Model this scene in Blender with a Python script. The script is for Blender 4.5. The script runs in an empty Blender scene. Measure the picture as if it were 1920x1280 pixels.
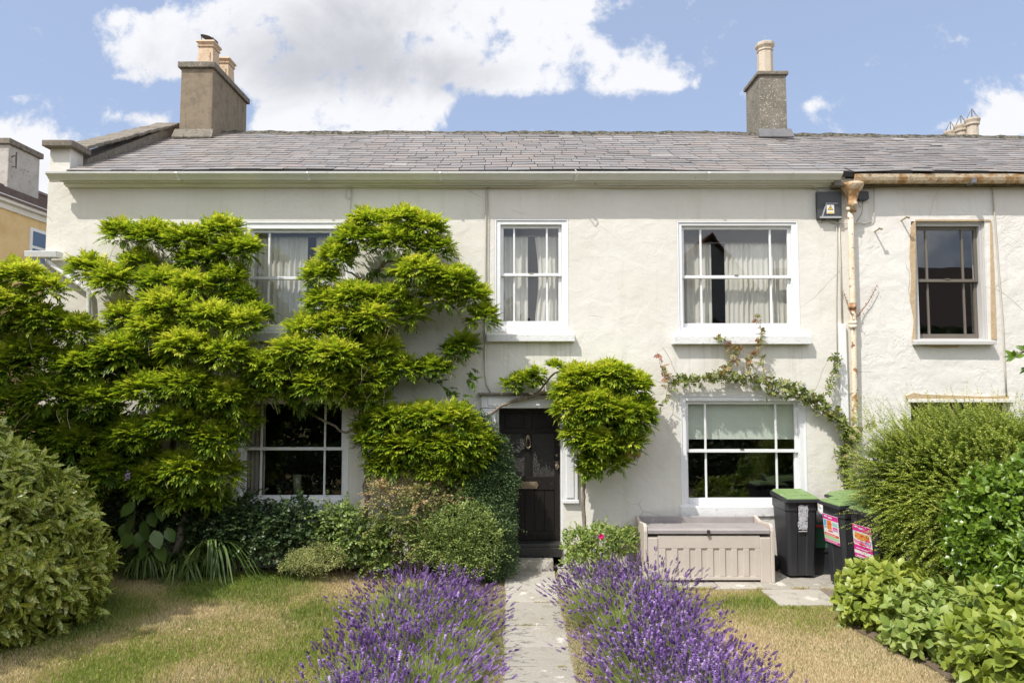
import bpy, math, random
import numpy as np
from mathutils import Vector, Matrix
rnd = random.Random(7)
RNG = np.random.default_rng(11)
R = math.radians
# ------------------------------------------------------------------ camera, sky, sun, exposure
scene = bpy.context.scene
col = scene.collection
EYE, DIST, PITCH, FOC = 2.70, 10.24, R(3.55), 1280.0
cam_d = bpy.data.cameras.new('camera'); cam = bpy.data.objects.new('camera', cam_d); col.objects.link(cam)
cam_d.lens = 24; cam_d.sensor_width = 36; cam_d.clip_start = .05; cam_d.clip_end = 2000
cam.location = (0, -DIST, EYE); cam.rotation_euler = (R(90) + PITCH, 0, 0)
scene.camera = cam
SUN_TO = Vector((-1.0, -1.0, 1.95)).normalized()
SUN_EL = math.asin(SUN_TO.z); SUN_AZ = math.atan2(SUN_TO.x, SUN_TO.y)
sun_d = bpy.data.lights.new('sun', 'SUN'); sun_d.energy = 3.35; sun_d.angle = R(.55); sun_d.color = (1, .955, .89)
sun = bpy.data.objects.new('sun', sun_d); col.objects.link(sun)
sun.rotation_euler = SUN_TO.to_track_quat('Z', 'Y').to_euler(); sun.location = SUN_TO * 30
scene.view_settings.view_transform = 'Standard'; scene.view_settings.look = 'None'
scene.view_settings.exposure = 0.54; scene.view_settings.gamma = 1
scene.cycles.max_bounces = 7; scene.cycles.transparent_max_bounces = 12
scene.cycles.sample_clamp_indirect = 6

def ray(px, py):
    a, b = (px - 960) / FOC, (640 - py) / FOC
    c, s = math.cos(PITCH), math.sin(PITCH)
    return Vector((a, c - b * s, s + b * c))
def W(px, py, Y=0.0):                      # point of the photograph on the vertical plane y = Y
    r = ray(px, py); t = (Y + DIST) / r.y
    return Vector((r.x * t, Y, EYE + r.z * t))
def X(px, Y=0.0, py=640): return W(px, py, Y).x
def Z(py, Y=0.0): return W(960, py, Y).z
def G(px, py, z=0.0):                      # point on the ground
    r = ray(px, py); t = (z - EYE) / r.z
    return Vector((r.x * t, -DIST + r.y * t, z))

# ---- node helpers
class NT:
    def __init__(s, tree): s.t = tree; s.n = tree.nodes; s.l = tree.links
    def node(s, typ, ins=None, **kw):
        n = s.n.new(typ)
        for k, v in kw.items(): setattr(n, k, v)
        for k, v in (ins or {}).items(): s.put(n.inputs[k], v)
        return n
    def put(s, sock, v):
        if isinstance(v, bpy.types.NodeSocket): s.l.new(v, sock)
        elif v is not None:
            if sock.type == 'RGBA' and len(v) == 3: v = (*v, 1)
            sock.default_value = v
    def m(s, op, a, b=None, c=None, clamp=False):
        n = s.n.new('ShaderNodeMath'); n.operation = op; n.use_clamp = clamp
        for i, v in enumerate((a, b, c)):
            if v is not None: s.put(n.inputs[i], v)
        return n.outputs[0]
    def ss(s, v, lo, hi):
        n = s.n.new('ShaderNodeMapRange'); n.interpolation_type = 'SMOOTHSTEP'
        s.put(n.inputs[0], v); n.inputs[1].default_value = lo; n.inputs[2].default_value = hi
        return n.outputs[0]
    def mix(s, f, a, b, bt='MIX'):
        n = s.n.new('ShaderNodeMix'); n.data_type = 'RGBA'; n.blend_type = bt
        s.put(n.inputs[0], f); s.put(n.inputs[6], a); s.put(n.inputs[7], b)
        return n.outputs[2]
    def noise(s, vec, scale, detail=4, rough=.55, dist=0):
        n = s.n.new('ShaderNodeTexNoise')
        if vec is not None: s.l.new(vec, n.inputs['Vector'])
        n.inputs['Scale'].default_value = scale; n.inputs['Detail'].default_value = detail
        n.inputs['Roughness'].default_value = rough; n.inputs['Distortion'].default_value = dist
        return n.outputs['Fac']
    def ramp(s, v, stops, interp='LINEAR'):
        n = s.n.new('ShaderNodeValToRGB'); s.put(n.inputs[0], v); cr = n.color_ramp; cr.interpolation = interp
        while len(cr.elements) < len(stops): cr.elements.new(.5)
        for e, (p, c) in zip(cr.elements, stops): e.position = p; e.color = (*c, 1)
        return n.outputs[0]

# ---- world: physical sky with a dome of clouds laid out by direction
world = bpy.data.worlds.new('World'); scene.world = world; world.use_nodes = True
wt = NT(world.node_tree); wt.n.clear()
sky = wt.node('ShaderNodeTexSky', sky_type='NISHITA', sun_disc=False, sun_elevation=SUN_EL, sun_rotation=SUN_AZ % (2 * math.pi))
sky.air_density = 1.0; sky.dust_density = 1.6; sky.ozone_density = 1.6; sky.altitude = 50
tc = wt.node('ShaderNodeTexCoord').outputs['Generated']
sx = wt.node('ShaderNodeSeparateXYZ', {0: tc})
dx, dy, dz = sx.outputs
yc = wt.m('MAXIMUM', dy, .08)
u = wt.m('DIVIDE', dx, yc); v = wt.m('DIVIDE', dz, yc)
uv = wt.node('ShaderNodeCombineXYZ', {0: u, 1: v}).outputs[0]
nz1 = wt.noise(uv, 4.5, 10, .62, .35)
nz2 = wt.noise(uv, 16, 8, .62, .2)
BL = [(560, 40, 250, 120, 1.15), (790, 60, 300, 130, 1.2), (1000, 70, 170, 110, 1.1), (1100, 140, 110, 60, .85), (1060, 0, 90, 30, .5),
      (680, 200, 220, 60, 1.0), (450, 90, 150, 80, .9), (285, 80, 95, 55, .75), (222, 32, 34, 22, .7), (600, 232, 130, 28, 1.0), (640, 130, 240, 120, .8),
      (1200, 146, 80, 24, .85), (1262, 162, 44, 16, .8), (10, 270, 120, 75, 1.3), (60, 340, 60, 60, .9), (1885, 215, 95, 60, 1.15), (1790, 245, 110, 22, .75),
      (1308, 155, 12, 26, .42), (1515, 195, 50, 14, .4), (30, 180, 30, 12, .42), (235, 145, 34, 10, .42), (210, 218, 26, 14, .42), (290, 225, 34, 12, .42)]
HOLE = [(890, 205, 48, 36, .9), (1060, 190, 90, 34, .55), (430, 195, 55, 34, .9), (1035, 25, 30, 36, .45), (850, 165, 30, 14, .4), (340, 190, 90, 40, .6), (440, 205, 40, 30, .9), (900, 200, 60, 44, .7), (1130, 60, 60, 40, .5), (825, 160, 26, 12, .6), (960, 150, 30, 14, .3), (1000, 205, 60, 26, .6), (320, 10, 60, 20, .3)]
def blob(px, py, rx, ry, a):
    r_ = ray(px, py); uu, vv = r_.x / r_.y, r_.z / r_.y
    p = wt.m('DIVIDE', wt.m('SUBTRACT', u, uu), rx / FOC); q = wt.m('DIVIDE', wt.m('SUBTRACT', v, vv), ry / FOC)
    d2 = wt.m('ADD', wt.m('MULTIPLY', p, p), wt.m('MULTIPLY', q, q))
    return wt.m('MULTIPLY', wt.m('EXPONENT', wt.m('MULTIPLY', d2, -1.0)), a)
tot = 0.0
for b in BL: tot = wt.m('ADD', tot, blob(*b))
for b in HOLE: tot = wt.m('SUBTRACT', tot, blob(*b))
tot = wt.m('MINIMUM', tot, 1.12)
nz3 = wt.noise(uv, 42, 6, .65, .3)
dens = wt.m('ADD', tot, wt.m('ADD', wt.m('MULTIPLY', wt.m('SUBTRACT', nz1, .5), 2.9), wt.m('ADD', wt.m('MULTIPLY', wt.m('SUBTRACT', nz2, .5), 2.1), wt.m('MULTIPLY', wt.m('SUBTRACT', nz3, .5), .9))))
front = wt.ss(dens, .34, 1.02)
back = wt.ss(wt.noise(tc, 2.3, 7, .6, .2), .40, .60)  # unseen cloud cover behind and overhead, thickened to lift the shadows
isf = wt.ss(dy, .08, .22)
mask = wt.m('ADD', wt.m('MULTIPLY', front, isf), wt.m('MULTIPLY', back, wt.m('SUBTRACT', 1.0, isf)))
# grey bellies of the thick cloud
belly = wt.m('ADD', blob(540, 110, 250, 100, .95), wt.m('ADD', blob(780, 135, 230, 60, .7), blob(720, 10, 200, 60, .45)))
shade = wt.m('MULTIPLY', wt.ss(wt.m('ADD', belly, wt.m('MULTIPLY', wt.m('SUBTRACT', nz1, .5), 2.6)), .1, 1.35), .95)
ccol = wt.mix(shade, (.66, .665, .69), (.40, .41, .45))
ccol = wt.mix(isf, (1.30, 1.30, 1.33), ccol)        # unseen cloud behind the camera, brightened as added fill on the facade
skyc = wt.mix(.5, sky.outputs[0], (4.3, 5.2, 7.3))
SKYS = .098
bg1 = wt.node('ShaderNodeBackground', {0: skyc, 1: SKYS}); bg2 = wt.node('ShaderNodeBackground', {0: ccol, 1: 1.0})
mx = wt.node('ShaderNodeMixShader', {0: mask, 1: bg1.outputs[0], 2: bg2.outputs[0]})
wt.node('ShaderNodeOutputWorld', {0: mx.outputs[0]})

# ------------------------------------------------------------------ object helpers
def tag(o, label=None, cat=None, group=None, kind=None):
    if label: o['label'] = label
    if cat: o['category'] = cat
    if group: o['group'] = group
    if kind: o['kind'] = kind
    return o
def thing(name, label, cat, loc=(0, 0, 0), rz=0, group=None):
    o = bpy.data.objects.new(name, None); col.objects.link(o); o.empty_display_size = .2
    o.location = loc; o.rotation_euler = (0, 0, rz)
    return tag(o, label, cat, group)
def adopt(o, parent, local=False):
    """parent o; geometry was made in world coordinates unless local"""
    o.parent = parent
    if not local:
        m = Matrix.Identity(4); p = parent
        chain = []
        while p: chain.append(p); p = p.parent
        for p in reversed(chain): m = m @ (p.matrix_parent_inverse if p.parent else Matrix.Identity(4)) @ p.matrix_basis
        o.matrix_parent_inverse = m.inverted()
    return o
def np_mesh(name, V, F, mat, parent=None, tint=None, smooth=False, local=False, uvs=None):
    """V (n,3); F list of (k,m) int arrays"""
    me = bpy.data.meshes.new(name)
    V = np.asarray(V, dtype=np.float32); me.vertices.add(len(V)); me.vertices.foreach_set('co', V.ravel())
    Fs = [np.asarray(f, dtype=np.int32) for f in F if len(f)]
    nl = sum(f.size for f in Fs); npoly = sum(len(f) for f in Fs)
    me.loops.add(nl); me.loops.foreach_set('vertex_index', np.concatenate([f.ravel() for f in Fs]))
    starts = []; s = 0
    for f in Fs:
        starts.append(np.arange(len(f), dtype=np.int32) * f.shape[1] + s); s += f.size
    me.polygons.add(npoly); me.polygons.foreach_set('loop_start', np.concatenate(starts))
    if smooth: me.polygons.foreach_set('use_smooth', np.ones(npoly, dtype=bool))
    if tint is not None:
        a = me.attributes.new('tint', 'FLOAT', 'POINT'); a.data.foreach_set('value', np.asarray(tint, dtype=np.float32))
    me.update(calc_edges=True)
    me.materials.append(mat)
    o = bpy.data.objects.new(name, me); col.objects.link(o)
    if parent: adopt(o, parent, local)
    return o
class MB:
    def __init__(s): s.v = []; s.f = []; s.t = []; s.tint = 0.5
    def add(s, vs, fs):
        k = len(s.v); s.v += [tuple(p) for p in vs]; s.t += [s.tint] * len(vs)
        s.f += [tuple(i + k for i in f) for f in fs]; return s
    def box(s, x0, x1, y0, y1, z0, z1):
        if x0 > x1: x0, x1 = x1, x0
        if y0 > y1: y0, y1 = y1, y0
        if z0 > z1: z0, z1 = z1, z0
        return s.hexa([(x0, y0, z0), (x1, y0, z0), (x1, y1, z0), (x0, y1, z0), (x0, y0, z1), (x1, y0, z1), (x1, y1, z1), (x0, y1, z1)])
    def hexa(s, p):
        return s.add(p, [(0, 3, 2, 1), (4, 5, 6, 7), (0, 1, 5, 4), (1, 2, 6, 5), (2, 3, 7, 6), (3, 0, 4, 7)])
    def frustum(s, cx, cy, z0, z1, a0, b0, a1, b1):   # half sizes below / above
        return s.hexa([(cx - a0, cy - b0, z0), (cx + a0, cy - b0, z0), (cx + a0, cy + b0, z0), (cx - a0, cy + b0, z0),
                       (cx - a1, cy - b1, z1), (cx + a1, cy - b1, z1), (cx + a1, cy + b1, z1), (cx - a1, cy + b1, z1)])
    def prism(s, pts, a, b, axis='y'):                # outline extruded along an axis
        n = len(pts)
        def P(p, t): return {'y': (p[0], t, p[1]), 'x': (t, p[0], p[1]), 'z': (p[0], p[1], t)}[axis]
        vs = [P(p, a) for p in pts] + [P(p, b) for p in pts]
        area = sum(pts[i][0] * pts[(i + 1) % n][1] - pts[(i + 1) % n][0] * pts[i][1] for i in range(n))
        fl = (area > 0) ^ (axis == 'y') ^ (b < a)
        f0 = tuple(range(n)); f1 = tuple(range(2 * n - 1, n - 1, -1))
        sides = [(i, (i + 1) % n, n + (i + 1) % n, n + i) for i in range(n)]
        fs = [tuple(reversed(f0)), tuple(reversed(f1))] + sides if fl else [f0, f1] + [tuple(reversed(q)) for q in sides]
        return s.add(vs, fs)
    def tube(s, pts, r, n=6, cap=True):
        pts = [Vector(p) for p in pts]; rs = r if isinstance(r, (list, tuple)) else [r] * len(pts)
        vs = []; up = None
        for i, p in enumerate(pts):
            d = (pts[min(i + 1, len(pts) - 1)] - pts[max(i - 1, 0)]).normalized()
            if up is None:
                up = Vector((0, 0, 1)) if abs(d.z) < .9 else Vector((1, 0, 0))
            a = d.cross(up).normalized(); b = a.cross(d).normalized(); up = b
            for k in range(n):
                t = 2 * math.pi * k / n
                vs.append(p + (a * math.cos(t) + b * math.sin(t)) * rs[i])
        fs = []
        for i in range(len(pts) - 1):
            for k in range(n):
                k2 = (k + 1) % n
                fs.append((i * n + k, (i + 1) * n + k, (i + 1) * n + k2, i * n + k2))
        if cap: fs += [tuple(range(n)), tuple(range(len(vs) - 1, len(vs) - n - 1, -1))]
        return s.add(vs, fs)
    def lathe(s, prof, cx, cy, n=16, rot=0, sq=1):    # prof: (r, z) from bottom to top
        vs = []
        for (r_, z_) in prof:
            for k in range(n):
                t = 2 * math.pi * k / n + rot
                vs.append((cx + r_ * math.cos(t), cy + r_ * math.sin(t), z_))
        fs = []
        for i in range(len(prof) - 1):
            for k in range(n):
                k2 = (k + 1) % n
                fs.append((i * n + k, i * n + k2, (i + 1) * n + k2, (i + 1) * n + k))
        fs += [tuple(range(n - 1, -1, -1)), tuple(range(len(vs) - n, len(vs)))]
        return s.add(vs, fs)
    def build(s, name, mat, parent=None, local=False, smooth=False, bevel=0, auto=None):
        me = bpy.data.meshes.new(name); me.from_pydata(s.v, [], s.f)
        a = me.attributes.new('tint', 'FLOAT', 'POINT'); a.data.foreach_set('value', np.array(s.t, dtype=np.float32))
        me.materials.append(mat)
        if smooth:
            me.polygons.foreach_set('use_smooth', np.ones(len(me.polygons), dtype=bool))
        o = bpy.data.objects.new(name, me); col.objects.link(o)
        if bevel:
            b = o.modifiers.new('bevel', 'BEVEL'); b.width = bevel; b.segments = 2; b.limit_method = 'ANGLE'; b.angle_limit = R(40)
        if parent: adopt(o, parent, local)
        return o
def vnoise(x, y, seed=0, octv=4, pers=.5):
    """value noise, numpy"""
    x = np.asarray(x, dtype=float); y = np.asarray(y, dtype=float); out = np.zeros_like(x + y); amp = 1; tot_ = 0
    g = np.random.default_rng(seed).random((64, 64))
    for o_ in range(octv):
        X_, Y_ = x * 2 ** o_ + o_ * 17.3, y * 2 ** o_ + o_ * 9.1
        i, j = np.floor(X_).astype(int), np.floor(Y_).astype(int); fx, fy = X_ - i, Y_ - j
        fx = fx * fx * (3 - 2 * fx); fy = fy * fy * (3 - 2 * fy)
        a = g[i % 64, j % 64]; b = g[(i + 1) % 64, j % 64]; c = g[i % 64, (j + 1) % 64]; d = g[(i + 1) % 64, (j + 1) % 64]
        out = out + amp * ((a * (1 - fx) + b * fx) * (1 - fy) + (c * (1 - fx) + d * fx) * fy); tot_ += amp; amp *= pers
    return out / tot_

# ------------------------------------------------------------------ materials
MATS = {}
def pmat(name, cols, scale=3, rough=.7, bump=0, bscale=30, detail=6, spec=.5, metal=0, stretch=None, speck=None, attr=None, bdist=.02, bump2=None, world=True, streak=None):
    """noise-varied surface. cols: ramp colours; speck: (scale, lo, hi, colour); attr: list of ramp stops driven by 'tint'"""
    m = bpy.data.materials.new(name); m.use_nodes = True; t = NT(m.node_tree); t.n.clear()
    co = t.node('ShaderNodeTexCoord').outputs['Object']
    if stretch:
        mp = t.node('ShaderNodeMapping', {0: co}); mp.inputs['Scale'].default_value = stretch; cv = mp.outputs[0]
    else: cv = co
    f = t.noise(cv, scale, detail, .6, .1)
    k = len(cols)
    c = t.ramp(f, [(.3 + .4 * i / max(1, k - 1), q) for i, q in enumerate(cols)]) if k > 1 else None
    if c is None: c = t.ramp(f, [(.3, tuple(x * .93 for x in cols[0])), (.7, tuple(min(1, x * 1.05) for x in cols[0]))])
    if attr:
        an = t.node('ShaderNodeAttribute', attribute_name='tint').outputs['Fac']
        ac = t.ramp(an, attr); c = t.mix(.25, ac, c) if k > 1 else ac
    if streak:
        mp = t.node('ShaderNodeMapping', {0: co}); mp.inputs['Scale'].default_value = (streak[0], streak[0], streak[0] * .09)
        g = t.ss(t.noise(mp.outputs[0], 1.0, 5, .6), streak[1], streak[2]); c = t.mix(t.m('MULTIPLY', g, streak[4]), c, streak[3])
    if speck:
        sps = speck if isinstance(speck, list) else [speck]
        for sp in sps:
            g = t.ss(t.noise(co, sp[0], 5, .6), sp[1], sp[2]); c = t.mix(g, c, sp[3])
    p = t.node('ShaderNodeBsdfPrincipled', {'Base Color': c, 'Roughness': rough, 'Metallic': metal, 'Specular IOR Level': spec})
    if bump:
        h = t.noise(cv, bscale, 6, .6)
        if bump2: h = t.m('ADD', h, t.m('MULTIPLY', t.noise(co, bump2[0], 4, .5, .3), bump2[1]))
        bn = t.node('ShaderNodeBump', {'Strength': bump, 'Distance': bdist, 'Height': h}); t.put(p.inputs['Normal'], bn.outputs[0])
    t.node('ShaderNodeOutputMaterial', {0: p.outputs[0]})
    MATS[name] = m; return m
def wallmat(name, c1, c2, grime=.3, b=.35, sills=()):
    m = bpy.data.materials.new(name); m.use_nodes = True; t = NT(m.node_tree); t.n.clear()
    co = t.node('ShaderNodeTexCoord').outputs['Object']; z = t.node('ShaderNodeSeparateXYZ', {0: co}).outputs[2]
    c = t.mix(t.ss(t.noise(co, .8, 5, .6, .4), .35, .65), c1, c2)
    mp = t.node('ShaderNodeMapping', {0: co}); mp.inputs['Scale'].default_value = (5, 5, .45)
    st = t.ss(t.noise(mp.outputs[0], 1, 6, .65), .52, .76); c = t.mix(t.m('MULTIPLY', st, grime), c, (.50, .46, .36))
    pa = t.ss(t.noise(co, 2.2, 7, .7, .6), .60, .66); c = t.mix(t.m('MULTIPLY', pa, .30), c, (.80, .78, .73))       # touched-in paint patches
    xw = t.node('ShaderNodeSeparateXYZ', {0: co}).outputs[0]
    mq = t.node('ShaderNodeMapping', {0: co}); mq.inputs['Scale'].default_value = (14, 14, .5)
    dr = t.ss(t.noise(mq.outputs[0], 1, 4, .6), .46, .66)
    for (xa_, xb_, zs_) in sills:                                   # rain streaks below the sills
        k_ = t.m('MULTIPLY', t.m('MULTIPLY', t.ss(xw, xa_ - .04, xa_ + .04), t.ss(xw, xb_ + .04, xb_ - .04)), t.m('MULTIPLY', t.ss(z, zs_ - 1.1, zs_ - .05), t.m('LESS_THAN', z, zs_)))
        c = t.mix(t.m('MULTIPLY', t.m('MULTIPLY', k_, dr), .38), c, (.44, .41, .33))
    damp = t.m('MULTIPLY', t.ss(t.m('ADD', z, t.m('MULTIPLY', t.noise(co, 3, 5, .6), .7)), .95, .15), .42); c = t.mix(damp, c, (.36, .33, .24))
    vo = t.node('ShaderNodeTexVoronoi', feature='DISTANCE_TO_EDGE'); vo.inputs['Scale'].default_value = .75
    wv = t.node('ShaderNodeVectorMath', {0: co, 1: t.node('ShaderNodeVectorMath', {0: t.node('ShaderNodeTexNoise', {'Scale': 3.0, 'Detail': 5.0}).outputs['Color'], 1: (.5, .5, .5)}, operation='SCALE').outputs[0]}, operation='ADD')
    t.l.new(wv.outputs[0], vo.inputs['Vector'])
    cr = t.m('MULTIPLY', t.ss(vo.outputs[0], .006, .001), t.ss(t.noise(co, .9, 2, .5), .52, .6)); c = t.mix(t.m('MULTIPLY', cr, .5), c, (.33, .30, .24))
    ch = t.ss(t.noise(co, 42, 3, .6), .73, .77); c = t.mix(t.m('MULTIPLY', ch, .5), c, (.46, .40, .31))
    p = t.node('ShaderNodeBsdfPrincipled', {'Base Color': c, 'Roughness': .85, 'Specular IOR Level': .2})
    lo = t.noise(co, 4.5, 3, .5, .5); hi = t.noise(co, 24, 5, .6); rd = t.m('ABSOLUTE', t.m('SUBTRACT', t.noise(co, 6, 2, .5, 1.2), .5))
    rm = t.ss(t.noise(co, 1.1, 4, .6, .3), .46, .66)
    h = t.m('ADD', t.m('MULTIPLY', lo, 2.4), t.m('ADD', t.m('MULTIPLY', hi, .45), t.m('MULTIPLY', t.m('MULTIPLY', t.m('MINIMUM', rd, .07), 4.5), rm)))
    h = t.m('SUBTRACT', h, t.m('MULTIPLY', cr, .8))
    bn = t.node('ShaderNodeBump', {'Strength': b, 'Distance': .016, 'Height': h}); t.put(p.inputs['Normal'], bn.outputs[0])
    t.node('ShaderNodeOutputMaterial', {0: p.outputs[0]}); return m
def leafmat(name, stops, rough=.5, trans=.3, tcol=1.25, spec=.4, speckle=None):
    m = bpy.data.materials.new(name); m.use_nodes = True; t = NT(m.node_tree); t.n.clear()
    an = t.node('ShaderNodeAttribute', attribute_name='tint').outputs['Fac']
    c = t.ramp(an, stops)
    if speckle:
        co = t.node('ShaderNodeTexCoord').outputs['Object']
        g = t.ss(t.noise(co, speckle[0], 3, .6), speckle[1], speckle[2]); c = t.mix(g, c, speckle[3])
    p = t.node('ShaderNodeBsdfPrincipled', {'Base Color': c, 'Roughness': rough, 'Specular IOR Level': spec})
    tl = t.node('ShaderNodeBsdfTranslucent', {'Color': t.mix(1.0, c, (tcol, tcol, tcol * .55), 'MULTIPLY')})
    mxs = t.node('ShaderNodeMixShader', {0: trans, 1: p.outputs[0], 2: tl.outputs[0]})
    t.node('ShaderNodeOutputMaterial', {0: mxs.outputs[0]})
    MATS[name] = m; return m
def glassmat(name, refl=1.7, tintc=(.93, .95, .94), wav=.0):
    m = bpy.data.materials.new(name); m.use_nodes = True; t = NT(m.node_tree); t.n.clear()
    ge = t.node('ShaderNodeNewGeometry')
    dt = t.node('ShaderNodeVectorMath', {0: ge.outputs['Incoming'], 1: ge.outputs['Normal']}, operation='DOT_PRODUCT').outputs['Value']
    fr = t.m('ADD', .045, t.m('MULTIPLY', t.m('POWER', t.m('SUBTRACT', 1.0, t.m('ABSOLUTE', dt), clamp=True), 5.0), .95))
    g = t.node('ShaderNodeBsdfGlossy', {'Roughness': .01, 'Color': (1, 1, 1)})
    co = t.node('ShaderNodeTexCoord').outputs['Object']
    bn = t.node('ShaderNodeBump', {'Strength': .25, 'Distance': .004, 'Height': t.noise(co, 2.6, 1, .5)})
    t.put(g.inputs['Normal'], bn.outputs[0])
    tr = t.node('ShaderNodeBsdfTransparent', {'Color': tintc})
    mxs = t.node('ShaderNodeMixShader', {0: t.m('MULTIPLY', fr, refl, clamp=True), 1: tr.outputs[0], 2: g.outputs[0]})
    t.node('ShaderNodeOutputMaterial', {0: mxs.outputs[0]})
    return m
# ------------------------------------------------------------------ materials of the buildings
M_cream = wallmat('cream render', (.69, .66, .59), (.73, .705, .645), .30, .32, [(X(912), X(1078), Z(640)), (X(1262), X(1523), Z(645))])
M_white_r = wallmat('off white render', (.69, .662, .615), (.74, .715, .672), .38, .46)
M_yellow = pmat('ochre render', [(.66, .47, .22), (.72, .55, .30), (.60, .42, .2)], 1.6, .85, .2, 20, spec=.2)
M_paint = pmat('white gloss paint', [(.76, .765, .77), (.81, .812, .815)], 4, .4, .15, 40, streak=(9, .58, .78, (.56, .54, .48), .35), speck=[(26, .69, .74, (.50, .47, .40))])
M_sillm = pmat('painted stone sill', [(.68, .68, .67), (.76, .76, .75)], 6, .65, .4, 30, speck=[(12, .58, .70, (.55, .54, .49)), (40, .66, .72, (.42, .40, .35))])
M_greyp = pmat('stone grey window paint', [(.50, .49, .47), (.54, .53, .51)], 5, .45, .05, 60)
M_brownp = pmat('grey brown sash paint', [(.13, .11, .09), (.16, .14, .115)], 5, .42)
M_gutter = pmat('white eaves paint', [(.64, .64, .61), (.70, .70, .67), (.74, .73, .70)], 2.5, .5, .1, 20, speck=(9, .62, .74, (.50, .51, .45)))
M_rust = pmat('rusty cast iron', [(.28, .13, .05), (.42, .25, .11), (.62, .52, .38), (.30, .16, .07)], 7, .8, .5, 40, detail=8, stretch=(1, 1, 1), speck=(14, .60, .68, (.66, .58, .46)))
M_rustpipe = pmat('flaking cream pipe paint', [(.70, .60, .44), (.74, .66, .52), (.66, .52, .34)], 6, .7, .4, 40, detail=8, speck=[(5, .56, .64, (.36, .16, .055)), (13, .60, .68, (.22, .09, .04))])
M_slate = pmat('slate', [(.20, .18, .18), (.27, .245, .235)], 6, .55, .25, 25, spec=.5, attr=[(0, (.165, .155, .145)), (.25, (.235, .212, .19)), (.5, (.22, .212, .205)), (.72, (.275, .23, .195)), (.9, (.27, .255, .24)), (1, (.36, .335, .305))],
               speck=(9, .66, .78, (.33, .30, .24)))
M_under = pmat('dark underlay', [(.02, .018, .016)], 5, .9)
M_ridge = pmat('mossy ridge mortar', [(.05, .045, .035), (.15, .13, .10), (.08, .075, .05)], 12, .95, .8, 40, speck=(18, .48, .56, (.03, .032, .02)))
M_coping = pmat('weathered stone coping', [(.10, .09, .075), (.22, .19, .15), (.14, .125, .10)], 7, .95, .8, 40, speck=[(16, .58, .66, (.30, .27, .22)), (25, .64, .7, (.05, .05, .035))])
M_stack = pmat('brown roughcast', [(.17, .135, .09), (.27, .215, .15), (.21, .165, .115)], 4, .95, .7, 60, streak=(8, .5, .75, (.11, .09, .06), .55), speck=[(30, .62, .72, (.40, .34, .26)), (3, .58, .75, (.14, .115, .08))])
M_stack2 = pmat('pebbled grey roughcast', [(.15, .135, .105), (.27, .24, .19)], 3, .95, .9, 70, speck=[(34, .57, .64, (.52, .48, .40)), (26, .62, .70, (.06, .055, .04)), (2.5, .55, .75, (.12, .105, .08))])
M_pot = pmat('buff clay', [(.52, .38, .25), (.62, .48, .34)], 6, .8, .2, 40, speck=[(8, .56, .70, (.46, .25, .14)), (30, .66, .72, (.30, .24, .18))])
M_pot2 = pmat('pale stone clay', [(.50, .42, .32), (.58, .50, .40)], 6, .85, .4, 50, speck=(20, .6, .7, (.36, .28, .2)))
M_metal = pmat('dull dark metal', [(.06, .05, .045), (.10, .085, .07)], 8, .5, metal=.6)
M_lead = pmat('lead', [(.11, .11, .115), (.17, .165, .165)], 5, .6, .2, 20)
M_stone = pmat('weathered paving', [(.30, .27, .225), (.40, .37, .32), (.35, .32, .27)], 2.3, .9, .5, 30, attr=[(0, (.30, .28, .24)), (1, (.44, .41, .36))],
               speck=[(1.7, .50, .68, (.33, .30, .25)), (6, .56, .66, (.27, .24, .19)), (3.1, .60, .64, (.56, .53, .47)), (34, .62, .68, (.17, .15, .12))], bump2=(5, 2.5), bdist=.02)
M_cable = pmat('painted cable', [(.52, .49, .42)], 10, .7)
M_darkcable = pmat('dark cable', [(.10, .09, .08)], 10, .6)
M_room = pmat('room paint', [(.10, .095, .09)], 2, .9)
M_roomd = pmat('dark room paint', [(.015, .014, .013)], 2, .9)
M_curt = pmat('linen curtain', [(.55, .52, .46), (.62, .59, .53)], 3, .9, .1, 90)
M_curtd = pmat('taupe curtain', [(.36, .32, .28), (.42, .38, .33)], 3, .9, .1, 90)
M_blind = pmat('pale sage blind', [(.62, .66, .58), (.66, .70, .62)], 3, .9)
M_bare = pmat('bare tan render', [(.42, .30, .17), (.52, .39, .24), (.46, .36, .25)], 8, .95, .6, 40)
M_doorp = pmat('black door paint', [(.009, .008, .007), (.018, .013, .010)], 6, .55, spec=.3, bump=.15, bscale=40, stretch=(6, 6, .6), speck=(11, .62, .72, (.05, .03, .018)))
M_brass = pmat('tarnished brass', [(.24, .19, .12), (.34, .28, .19)], 12, .42, metal=.7)
M_glass = glassmat('window glass')
M_glassd = glassmat('dark window glass', 2.4)
M_obsc = pmat('obscured glass', [(.02, .019, .017), (.05, .047, .043)], 60, .3, .9, 120, spec=.5)
M_roomceil = pmat('ceiling paint', [(.35, .35, .34)], 2, .9)

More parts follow.
